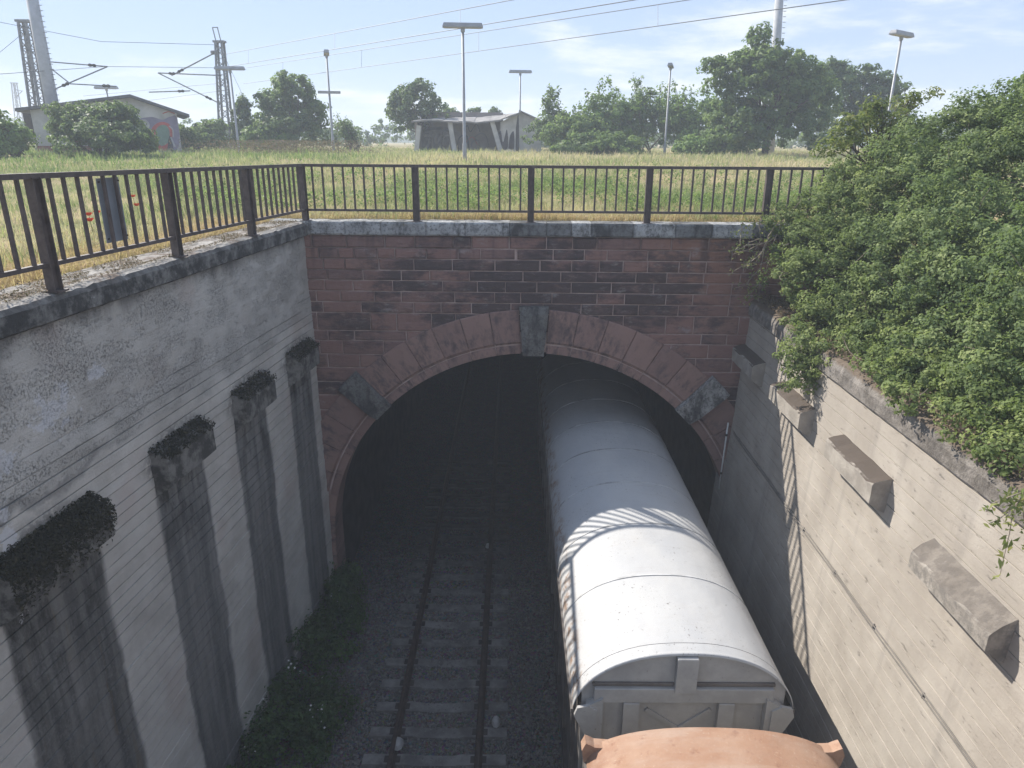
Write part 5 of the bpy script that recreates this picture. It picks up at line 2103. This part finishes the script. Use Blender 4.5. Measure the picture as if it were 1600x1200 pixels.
for k, (px, py, Y, w, h, mt, lab) in enumerate((
        (900, 215, 45, 44, 28, 'leaf_tree', 'shrub right of the sapling in the row of bushes'),
        (952, 196, 48, 46, 40, 'leaf_bright', 'taller shrub with upright shoots in the middle of the bush row'),
        (1010, 194, 49, 48, 40, 'leaf_tree', 'broad shrub left of the end-on lamp in the bush row'),
        (1085, 198, 47.5, 50, 42, 'leaf_bright', 'light green shrub right of the end-on lamp, below the big tree'),
        (935, 228, 43, 60, 16, 'leaf_tree', 'low foremost shrub before the bush row'),
        (1110, 232, 43, 50, 16, 'leaf_bright', 'low bright shrub at the foot of the big tree'))):
    tree('shrub', lab, 'bush', gl(px, 240, Y), [lob(px, py, Y, w, h), lob(px - w * 0.5, py + 8, Y, w * 0.6, h * 0.8), lob(px + w * 0.55, py + 6, Y, w * 0.6, h * 0.8)],
         mt, 190, 36, 0.32, 0.2, 0.06, 'bushes in a row behind the field', 30 + k, 4, shoots=0 if h < 20 else 14, nb=8)
tree('large_tree', 'largest leafy tree in front of the thick pole at the right', 'tree', gl(1195, 242, 42),
     [lob(1195, 120, 42, 58, 44), lob(1150, 130, 42, 46, 30), lob(1235, 135, 42, 46, 40), lob(1190, 75, 42, 24, 26), lob(1210, 180, 42, 84, 44), lob(1140, 180, 42, 42, 30), lob(1265, 165, 42.5, 36, 46), lob(1195, 215, 41.5, 80, 26), lob(1120, 105, 42, 22, 12)],
     'leaf_tree', 720, 40, 0.32, 0.215, 0.22, seed=12, nb=34)
tree('hazy_tree', 'hazy tree behind and right of the largest tree', 'tree', gl(1330, 240, 49),
     [lob(1325, 150, 49, 48, 44), lob(1370, 165, 49, 40, 42), lob(1300, 120, 49, 26, 22), lob(1340, 200, 49, 70, 40), lob(1385, 140, 49, 22, 18)], 'leaf_dark', 420, 38, 0.36, 0.23, 0.2, seed=13, nb=20)
tree('small_tree', 'small yellowish tree with a slanting bough above the bushes at the portal corner', 'tree', (7.6, 14.9, -1.5),
     [lob(1330, 215, 14.9, 34, 30), lob(1385, 205, 15.2, 38, 34), lob(1360, 175, 15.2, 24, 24), lob(1430, 165, 15.6, 30, 14), lob(1300, 235, 14.6, 22, 14), lob(1462, 148, 15.8, 10, 7), lob(1395, 240, 15, 50, 20)],
     'leaf_yellow', 190, 20, 0.16, 0.085, 0.055, seed=14, nb=46, aspect=0.42, shell=0.55)
tree('edge_tree', 'tree cut off by the right edge above the bushes', 'tree', (14.0, 17.5, -1.2),
     [lob(1600, 160, 17.5, 34, 30), lob(1580, 185, 17.2, 24, 20), lob(1640, 140, 17.5, 40, 40), lob(1610, 215, 17, 50, 40)], 'leaf_tree', 210, 34, 0.22, 0.10, 0.1, seed=15)


rng = np.random.default_rng(88)
fl_ = []
for i in range(150):
    x_ = -95 + 200 * (i + rng.uniform(0, 1)) / 150
    if -9.5 < x_ * 50 / 92 + 0.5 < -5.6 and rng.uniform() < 0.75:
        continue
    hh_ = rng.uniform(0.9, 2.0)
    fl_.append((x_, 92 + rng.normal(0, 2.5), -0.6 + hh_ * 0.4, rng.uniform(1.2, 2.6), 1.5, hh_))
P, Nn, tint, cc = lobes_to_leaves(fl_, 2300, 22, 0.5, rng)
tag(leaves('far_woods', P, Nn, np.full(len(P), 0.42), M['leaf_dark'], None, tint, 0.6, 0.15, 0.5, rng), kind='stuff')


def big_shrub(label, base, lobes, mat, n_clump, per, cr, leaf, seed, stems=6, nb=26, cover=1.0):
    root = tree('overgrown_shrub', label, 'bush', base, lobes, mat, n_clump, per, cr, leaf, 0.035, 'shrubs overgrowing the right wall', seed, stems, 0, 0.58, nb, 0.82)
    rg = np.random.default_rng(seed + 500)
    mb_ = MB()
    for k_ in range(16):
        l_ = lobes[rg.integers(len(lobes))]
        d_ = Vector((rg.normal(-0.3, 0.6), rg.normal(-0.5, 0.5), abs(rg.normal(0.5, 0.5)))).normalized()
        a_ = Vector(l_[:3]) + Vector((d_.x * l_[3], d_.y * l_[4], d_.z * l_[5])) * 0.75
        e_ = a_ + d_ * rg.uniform(0.15, 0.5) * l_[3] + Vector(rg.normal(0, 0.18, 3).tolist())
        limb(mb_, a_, e_, 0.009, 0.003, 0.12, rg, 4)
    tag(obj('dead_stems', mb_, M['twig'], root), kind='stuff')
    return root


def wl(px, py, Y, r, rz=None, ry=None):
    p = at(px, py, Y)
    return (p.x, p.y, p.z, r, ry or r, rz or r)


big_shrub('overgrown shrub at the portal corner hanging over the end of the railing', (6.6, 13.4, -2.3),
          [wl(1330, 300, 13.8, 0.60), wl(1290, 345, 13.4, 0.60), wl(1262, 395, 13.0, 0.55), wl(1245, 440, 12.6, 0.50), wl(1330, 390, 12.8, 0.8), wl(1300, 440, 12.2, 0.75), wl(1232, 350, 13.6, 0.36), wl(1395, 345, 13.2, 0.9)],
          'leaf_fresh', 640, 66, 0.15, 0.052, 41)
big_shrub('overgrown shrub drooping lowest over the right wall below the portal corner', (6.3, 11.2, -2.7),
          [wl(1290, 510, 11.6, 0.55), wl(1260, 555, 11.0, 0.42), wl(1252, 592, 10.8, 0.26, 0.24), wl(1350, 500, 11.2, 0.75), wl(1325, 560, 10.5, 0.5, 0.40), wl(1400, 545, 10.2, 0.65, 0.5)],
          'leaf_fresh', 500, 66, 0.14, 0.050, 42)
big_shrub('widest dense dark green shrub in the middle of the right bank', (8.0, 11.0, -2.0),
          [wl(1400, 430, 11.6, 0.95), wl(1480, 400, 11.2, 1.1), wl(1450, 500, 10.2, 0.85), wl(1540, 470, 10.0, 1.0), wl(1500, 560, 9.0, 0.7, 0.5), wl(1440, 570, 9.3, 0.5, 0.4)],
          'leaf_shrub', 820, 66, 0.165, 0.055, 43, 7, 34)
big_shrub('overgrown shrub along the skyline at the top of the right bank', (9.3, 13.2, -1.2),
          [wl(1420, 285, 13.4, 0.85), wl(1500, 255, 13.6, 1.0), wl(1580, 240, 13.2, 1.15), wl(1470, 330, 12.6, 1.0), wl(1560, 330, 12.2, 1.2), wl(1660, 290, 12.0, 1.4), wl(1440, 225, 14.2, 0.45), wl(1530, 215, 14.0, 0.6)],
          'leaf_shrub', 900, 62, 0.175, 0.058, 44, 7, 30)
big_shrub('overgrown shrub filling the right edge of the frame above the coping', (8.2, 8.6, -2.3),
          [wl(1600, 480, 9.0, 0.9), wl(1585, 570, 8.0, 0.7, 0.55), wl(1680, 520, 8.0, 1.1), wl(1560, 610, 7.8, 0.45, 0.32), wl(1660, 620, 7.2, 0.8, 0.6), wl(1760, 480, 8.2, 1.4)],
          'leaf_shrub', 560, 66, 0.165, 0.056, 45, 6, 30)
def up_(px, py, Y, r, rz=None, ry=None):
    p = wl(px, py, Y, r, rz, ry)
    return (max(p[0] + 0.12, xr(p[1], -3.0) + 0.08), p[1], max(p[2] + 0.12, -2.93 + 0.35 * (rz or r)), p[3], p[4], p[5])


big_shrub('low creeping shrub with bare stems spilling along the right coping', (6.2, 7.6, -2.95),
          [up_(1420, 610, 8.8, 0.34, 0.18, 0.5), up_(1480, 650, 8.0, 0.34, 0.2, 0.5), up_(1540, 690, 7.3, 0.34, 0.18, 0.5), up_(1610, 705, 6.9, 0.40, 0.24, 0.5), up_(1380, 590, 9.4, 0.3, 0.16, 0.4), up_(1500, 620, 8.4, 0.4, 0.25), up_(1440, 600, 9.0, 0.45, 0.24, 0.5), up_(1560, 660, 7.7, 0.45, 0.24, 0.5), up_(1345, 575, 9.9, 0.3, 0.16, 0.4), up_(1640, 660, 7.0, 0.5, 0.3, 0.5), up_(1330, 568, 10.2, 0.28, 0.2, 0.35), up_(1400, 600, 9.2, 0.4, 0.22, 0.6), up_(1465, 635, 8.4, 0.4, 0.22, 0.6), up_(1520, 668, 7.7, 0.36, 0.2, 0.6), up_(1585, 690, 7.1, 0.4, 0.2, 0.6), (4.95, 8.9, -2.92, 0.3, 0.5, 0.16), (4.88, 8.0, -2.92, 0.32, 0.5, 0.18), (5.08, 7.2, -2.87, 0.4, 0.5, 0.22), (4.98, 6.4, -2.9, 0.35, 0.45, 0.18), (5.3, 8.5, -2.77, 0.4, 0.5, 0.28), (5.4, 7.5, -2.75, 0.45, 0.6, 0.3), (5.4, 6.5, -2.75, 0.45, 0.6, 0.3), (5.5, 9.3, -2.75, 0.4, 0.5, 0.3)],
          'leaf_fresh', 900, 46, 0.12, 0.048, 46, 8, 46)
# leaf litter and dry stuff on the right coping
k = 16000
y = RNG.uniform(4, 14.2, k)
x = np.array([xr(v, -3.0) for v in y]) + RNG.uniform(-0.02, 1.0, k)
z = np.where(x - 4.8 < 0.45, -2.99, -3.02) + np.abs(RNG.normal(0, 0.03, k)) + 0.02
o = leaves('leaf_litter', np.stack([x, y, z], 1), np.tile([[0, 0, 1.0]], (k, 1)), np.full(k, 0.045), M['dead_leaf'], None, RNG.beta(2, 2, k), 0.45, 0.2, 0.5)
tag(o, kind='stuff')
k = 9000
y = RNG.uniform(4.5, 14.2, k)
dd = RNG.beta(1.2, 2.0, k) * 0.62
x = np.array([xl(v) for v in y]) - 0.02 - dd
patch = np.array([ns(a * 2.2, b * 1.6, 4) for a, b in zip(x, y)])
kp = (patch > -0.05) | (dd < 0.1)
x, y = x[kp], y[kp]
k = len(x)
o = leaves('leaf_litter', np.stack([x, y, np.full(k, -1.515) + np.abs(RNG.normal(0, 0.012, k))], 1), np.tile([[0, 0, 1.0]], (k, 1)), np.full(k, 0.034), M['dead_leaf'], None, RNG.beta(1.6, 2.4, k), 0.4, 0.2, 0.4)
tag(o, kind='stuff')

# bare twigs hanging at the portal's right corner
rng = np.random.default_rng(77)
cr = thing('hanging_twigs', 'tangle of bare hanging twigs over the right end of the portal', 'bush', (5.6, 13.9, -1.8))
mb = MB()
tw_leaf = []
TW = [((1212, 350), (1195, 380), (1188, 420), (1185, 470)), ((1215, 355), (1196, 378), (1170, 390), (1143, 398)), ((1225, 362), (1200, 378), (1165, 385), (1138, 393)), ((1200, 375), (1187, 398), (1170, 412), (1168, 420)),
      ((1190, 395), (1178, 415), (1160, 416), (1138, 430)), ((1187, 420), (1175, 432), (1165, 445), (1148, 450)), ((1232, 340), (1212, 352), (1200, 370), (1192, 400)), ((1220, 350), (1210, 372), (1205, 400), (1188, 440)),
      ((1186, 440), (1178, 452), (1168, 462), (1164, 466)), ((1190, 372), (1170, 378), (1160, 392), (1152, 398)), ((1160, 348), (1158, 368), (1155, 385), (1148, 392)), ((1186, 345), (1187, 360), (1188, 375), (1180, 390)),
      ((1205, 340), (1214, 350), (1221, 358), (1224, 366)), ((1185, 470), (1176, 462), (1168, 470), (1160, 474)), ((1215, 400), (1205, 406), (1195, 410), (1188, 414)), ((1180, 400), (1174, 405), (1170, 412), (1164, 414))]
for t in TW:
    Yt = 13.55 + rng.uniform(-0.15, 0.25)
    pts = [at(a, b, Yt - 0.1 * i) for i, (a, b) in enumerate(t)]
    pp = []
    for i in range(3):
        for q in range(4):
            pp.append(pts[i].lerp(pts[i + 1], q / 4) + Vector(rng.normal(0, 0.008, 3).tolist()))
    pp.append(pts[3])
    mb.tube(pp, [0.013 - 0.009 * i / len(pp) for i in range(len(pp))], 5)
    for p in pp[3:]:
        if rng.uniform() < 0.55:
            for q in range(3):
                tw_leaf.append(p + Vector(rng.normal(0, 0.05, 3).tolist()))
obj('twigs', mb, M['twig'], cr)
for (a, b) in ((1200, 345), (1215, 335), (1180, 350), (1160, 352), (1156, 372), (1200, 340), (1203, 343), (1190, 440), (1180, 455), (1245, 330), (1230, 345)):
    for q in range(26):
        tw_leaf.append(at(a, b, 13.6) + Vector(rng.normal(0, 0.10, 3).tolist()))
tw_leaf = np.array(tw_leaf)
leaves('foliage', tw_leaf, np.tile([[0, -0.4, 0.8]], (len(tw_leaf), 1)), np.full(len(tw_leaf), 0.055), M['leaf_yellow'], cr, rng.uniform(0.3, 1, len(tw_leaf)), 0.55, 0.15, 0.6, rng)

# leafy spray hanging into the picture at the right edge
hb = thing('hanging_branch', 'leafy spray hanging over the right wall at the right edge of the frame', 'branch', at(1590, 760, 5.6))
mb = MB()
LV, LF, LT = [], [], []
main = [at(a, b, 5.55) for a, b in ((1625, 745), (1600, 770), (1582, 800), (1578, 830), (1570, 865), (1562, 900))]
subs = [[at(a, b, 5.5) for a, b in ((1590, 785), (1575, 800), (1560, 812), (1545, 818))], [at(a, b, 5.5) for a, b in ((1598, 800), (1605, 830), (1606, 860))], [at(a, b, 5.55) for a, b in ((1610, 765), (1580, 775), (1555, 785), (1540, 800))],
        [at(a, b, 5.6) for a, b in ((1625, 770), (1600, 782), (1590, 790))]]
for pth in [main] + subs:
    mb.tube(pth, [0.006 - 0.004 * i / len(pth) for i in range(len(pth))], 5)
    for i in range(len(pth) - 1):
        for q in range(5):
            p = pth[i].lerp(pth[i + 1], q / 5 + rng.uniform(0, 0.2))
            for sd in (-1, 1):
                if rng.uniform() < 0.78:
                    LV.append(p + Vector((sd * rng.uniform(0.02, 0.05), rng.normal(0, 0.02), -rng.uniform(0.005, 0.03))))
                    LT.append(rng.uniform(0.3, 1.0))
for q in range(120):
    LV.append(at(rng.uniform(1568, 1640), rng.uniform(770, 800), 5.7) + Vector(rng.normal(0, 0.03, 3).tolist()))
    LT.append(rng.uniform(0.3, 1))
obj('stem', mb, M['twig'], hb)
leaves('foliage', np.array([tuple(p) for p in LV]), np.tile([[0, -0.6, 0.7]], (len(LV), 1)), np.full(len(LV), 0.075), M['leaf_yellow'], hb, np.array(LT), 0.36, 0.2, 0.5, rng)

# ---------------------------------------------------------------- weeds in the cutting
rng = np.random.default_rng(5)
lobs = []
for i in range(46):
    y = rng.uniform(6.5, 15.2)
    w = 0.95 if y < 11.5 else 0.6
    x = xl(min(y, 14.3)) + 0.15 + rng.uniform(0, 1) ** 1.5 * w * 1.25
    lobs.append((x, y, -10.15 + rng.uniform(0.0, 0.15), rng.uniform(0.25, 0.45), rng.uniform(0.3, 0.55), rng.uniform(0.25, 0.6) * (1.25 if x < xl(y) + 0.6 else 0.75)))
P, Nn, tint, cc = lobes_to_leaves(lobs, 1000, 26, 0.16, rng, 0.8, 0.6)
o = leaves('trackside_weeds', P, Nn, np.full(len(P), 0.075), M['leaf_weed'], None, tint, 0.5, 0.15, 0.5, rng)
tag(o, kind='stuff')
fp = []
for i in range(18):
    c = cc[rng.integers(len(cc))]
    if c[1] > 13.5:
        continue
    for q in range(rng.integers(1, 6)):
        fp.append(c + rng.normal(0, 0.06, 3) + np.array([0, 0, 0.16]))
fp = np.array(fp)
o = leaves('white_blossoms', fp, np.tile([[0, -0.3, 1.0]], (len(fp), 1)), np.full(len(fp), 0.035), M['flower_white'], None, None, 0.9, 0.05, 0.3, rng)
tag(o, kind='stuff')

# ---------------------------------------------------------------- meadow
def grass_blades(name, xs_, ys_, hs, ws, tint, rng, lean=0.35, mat='grass'):
    n = len(xs_)
    zb_ = np.array([ground_h(a, b) for a, b in zip(xs_, ys_)]) - 0.02
    ang = rng.uniform(0, 6.283, n)
    dx, dy = np.cos(ang), np.sin(ang)
    l = np.abs(rng.normal(0, lean, n)) * hs
    V = np.empty((n, 5, 3))
    px_, py_ = -dy * ws * 0.5, dx * ws * 0.5
    V[:, 0] = np.stack([xs_ - px_, ys_ - py_, zb_], 1)
    V[:, 1] = np.stack([xs_ + px_, ys_ + py_, zb_], 1)
    mx, my, mz = xs_ + dx * l * 0.35, ys_ + dy * l * 0.35, zb_ + hs * 0.6
    V[:, 2] = np.stack([mx + px_ * 0.8, my + py_ * 0.8, mz], 1)
    V[:, 3] = np.stack([mx - px_ * 0.8, my - py_ * 0.8, mz], 1)
    V[:, 4] = np.stack([xs_ + dx * l, ys_ + dy * l, zb_ + hs * (1 - 0.25 * np.minimum(1, l / np.maximum(hs, 1e-3)))], 1)
    q = np.arange(n, dtype=np.int32)[:, None] * 5
    F1 = q + np.array([[0, 1, 2]])
    F2 = q + np.array([[0, 2, 3]])
    F3 = q + np.array([[3, 2, 4]])
    Fc = np.concatenate([F1, F2, F3])
    o_ = fast_mesh(name, V.reshape(-1, 3), Fc, M[mat], None, np.repeat(np.clip(tint, 0, 1), 5))
    return tag(o_, kind='stuff')


def nz(x, y, s, k):
    return np.array([ns(a * s, b * s, k) for a, b in zip(x, y)])


rng = np.random.default_rng(9)
# band just behind the coping: straw
n = 46000
x = rng.uniform(-5.2, 7.0, n)
y = 14.80 + rng.gamma(1.5, 0.62, n)
lf = rng.uniform(0, 1, n) < 0.32                      # and along the back of the left coping
y = np.where(lf, rng.uniform(4.5, 14.6, n), y)
x = np.where(lf, np.array([xl(v) for v in y]) - 0.60 - rng.gamma(1.5, 0.5, n), x)
g1 = nz(x, y, 0.9, 1)
t = 0.66 + 0.24 * rng.normal(0, 1, n) + 0.25 * g1
grass_blades('dry_grass', x, y, rng.uniform(0.05, 0.22, n) * (1 + 0.6 * g1), rng.uniform(0.006, 0.014, n), t, rng, 1.3, 'straw')
# near meadow: tussocks, so that it clumps
n = 200000
nt_ = 7200
ty = 15.0 + 14.5 * rng.beta(1.0, 1.5, nt_)
tx = rng.uniform(-1, 1, nt_) * (6.5 + (ty - 14) * 0.75) + 0.3
tl = rng.uniform(0, 1, nt_) < 0.40
tx = np.where(tl, -5.9 - 21 * rng.beta(1, 1.5, nt_), tx)
ty = np.where(tl, rng.uniform(5.5, 29, nt_), ty)
tg = rng.normal(0, 1, nt_)
th_ = rng.uniform(0.5, 1.5, nt_)
i_ = rng.integers(0, nt_, n)
x = tx[i_] + rng.normal(0, 0.13, n)
y = ty[i_] + rng.normal(0, 0.13, n)
g1 = nz(x, y, 0.30, 1)
g2 = nz(x, y, 1.1, 6)
dry_near = np.clip((17.0 - y) / 2.2, 0, 1) * 0.30
dry_far = np.clip((y - 23) / 5, 0, 1) * 0.34
t = 0.42 + dry_near + dry_far - 0.75 * g1 - 0.35 * g2 + 0.24 * tg[i_] + 0.16 * rng.normal(0, 1, n)
h = rng.uniform(0.06, 0.27, n) * th_[i_] * (1 + 0.5 * g1)
keep = ~((x < -4.4) & (x > -5.75) & (y < 14.7))
grass_blades('meadow_grass', x[keep], y[keep], h[keep], rng.uniform(0.007, 0.017, n)[keep], t[keep], rng, 0.75)
# far meadow
n = 130000
nt_ = 9000
ty = 26 + 40 * rng.beta(1.0, 1.8, nt_)
tx = rng.uniform(-1, 1, nt_) * (10 + ty * 0.72)
tg = rng.normal(0, 1, nt_)
th_ = rng.uniform(0.35, 1.3, nt_)
i_ = rng.integers(0, nt_, n)
x = tx[i_] + rng.normal(0, 0.3, n)
y = ty[i_] + rng.normal(0, 0.3, n)
g1 = nz(x, y, 0.13, 21)
lf = np.clip((-x - 3) / 10, 0, 1)
t = 0.66 - 0.6 * g1 - 0.50 * lf + 0.20 * tg[i_] + 0.14 * rng.normal(0, 1, n)
grass_blades('far_grass', x, y, rng.uniform(0.08, 0.34, n) * th_[i_] * (1 + 0.7 * nz(x, y, 0.35, 31)), rng.uniform(0.015, 0.04, n), t, rng, 0.6)
# broad leaved weeds among the grass
rng = np.random.default_rng(15)
n = 900
wy = 15.8 + 11 * rng.beta(1, 1.4, n)
wx = rng.uniform(-1, 1, n) * (6 + (wy - 14) * 0.7)
gg = nz(wx, wy, 0.35, 1)
kp = gg > -0.15
wx, wy = wx[kp], wy[kp]
n = len(wx)
idx = np.repeat(np.arange(n), 34)
hh = rng.uniform(0.02, 0.42, len(idx))
P = np.stack([wx[idx] + rng.normal(0, 0.10, len(idx)), wy[idx] + rng.normal(0, 0.10, len(idx)), np.array([ground_h(a, b) for a, b in zip(wx, wy)])[idx] + hh], 1)
o = leaves('meadow_weeds', P, np.tile([[0, 0, 1.0]], (len(idx), 1)), np.full(len(idx), 0.075), M['leaf_tree'], None, rng.uniform(0.3, 1, len(idx)), 0.45, 0.15, 0.6, rng)
tag(o, kind='stuff')
# reddish sorrel-like seed heads in the far field
rng = np.random.default_rng(19)
n = 5000
cx0 = at(465, 236, 40)
x = rng.normal(cx0.x, 2.2, n)
y = rng.normal(38, 1.6, n)
z = np.array([ground_h(a, b) for a, b in zip(x, y)]) + rng.uniform(0.15, 0.75, n)
o = leaves('russet_seedheads', np.stack([x, y, z], 1), np.tile([[0, -0.5, 0.5]], (n, 1)), np.full(n, 0.10), M['dead_leaf'], None, rng.uniform(0.4, 1, n), 0.3, 0.1, 0.8, rng)
tag(o, kind='stuff')

# poppies
POP = [(139, 337, 'poppy nearest the plate, left of it in the meadow'), (152, 334, 'poppy touching the plate\'s left edge, higher of the pair'), (141, 346, 'lowest poppy, below the pair left of the plate'), (214, 322, 'poppy right of the plate, lower one'), (208, 308, 'poppy right of the plate, upper paler one')]
for px, py, lab in POP:
    Yp = 12.2
    for _ in range(20):
        p = at(px, py, Yp)
        h = ground_h(p.x, Yp) + 0.36
        Yp = Yp * (1 + (p.z - h) * 0.25 / 1.5)
    p = at(px, py, Yp)
    t = thing('poppy', lab, 'flower', (p.x, p.y, ground_h(p.x, p.y)), 'poppies behind the left railing')
    mb = MB()
    g0 = ground_h(p.x, p.y)
    mb.tube([(p.x + 0.04, p.y, g0), (p.x + 0.01, p.y, g0 + 0.2), (p.x, p.y, p.z - 0.01)], 0.004, 5)
    obj('stem', mb, M['leaf_dark'], t)
    for k in range(4):
        a = k * math.pi / 2 + 0.4
        d, s = Vector((math.cos(a), math.sin(a), 0)), Vector((-math.sin(a), math.cos(a), 0))
        mb = MB()
        rows_ = []
        for i in range(4):
            u = i / 3
            row = []
            for j in range(5):
                v = (j - 2) / 2
                q = Vector(p) + d * (0.055 * u) + s * (0.045 * v * (0.25 + 0.75 * u)) + Vector((0, 0, 0.045 * u * u + 0.006 * (j % 2) * u))
                row.append(q)
            rows_.append(row)
        mb.grid(rows_)
        obj('petal', mb, M['petal'], t)

# ---------------------------------------------------------------- air
def build_haze():
    mb = MB()
    mb.box(-320, 320, -320, 320, -11.8, 11.6)
    m = bpy.data.materials.new('haze')
    m.use_nodes = True
    nt = m.node_tree
    for n_ in list(nt.nodes):
        nt.nodes.remove(n_)
    out = nt.nodes.new('ShaderNodeOutputMaterial')
    v = nt.nodes.new('ShaderNodeVolumePrincipled')
    v.inputs['Color'].default_value = (0.80, 0.88, 1.0, 1)
    v.inputs['Density'].default_value = HAZE
    v.inputs['Anisotropy'].default_value = 0.1
    nt.links.new(v.outputs[0], out.inputs['Volume'])
    return tag(obj('haze', mb, m), kind='stuff')


HAZE = 0.0026
build_haze()
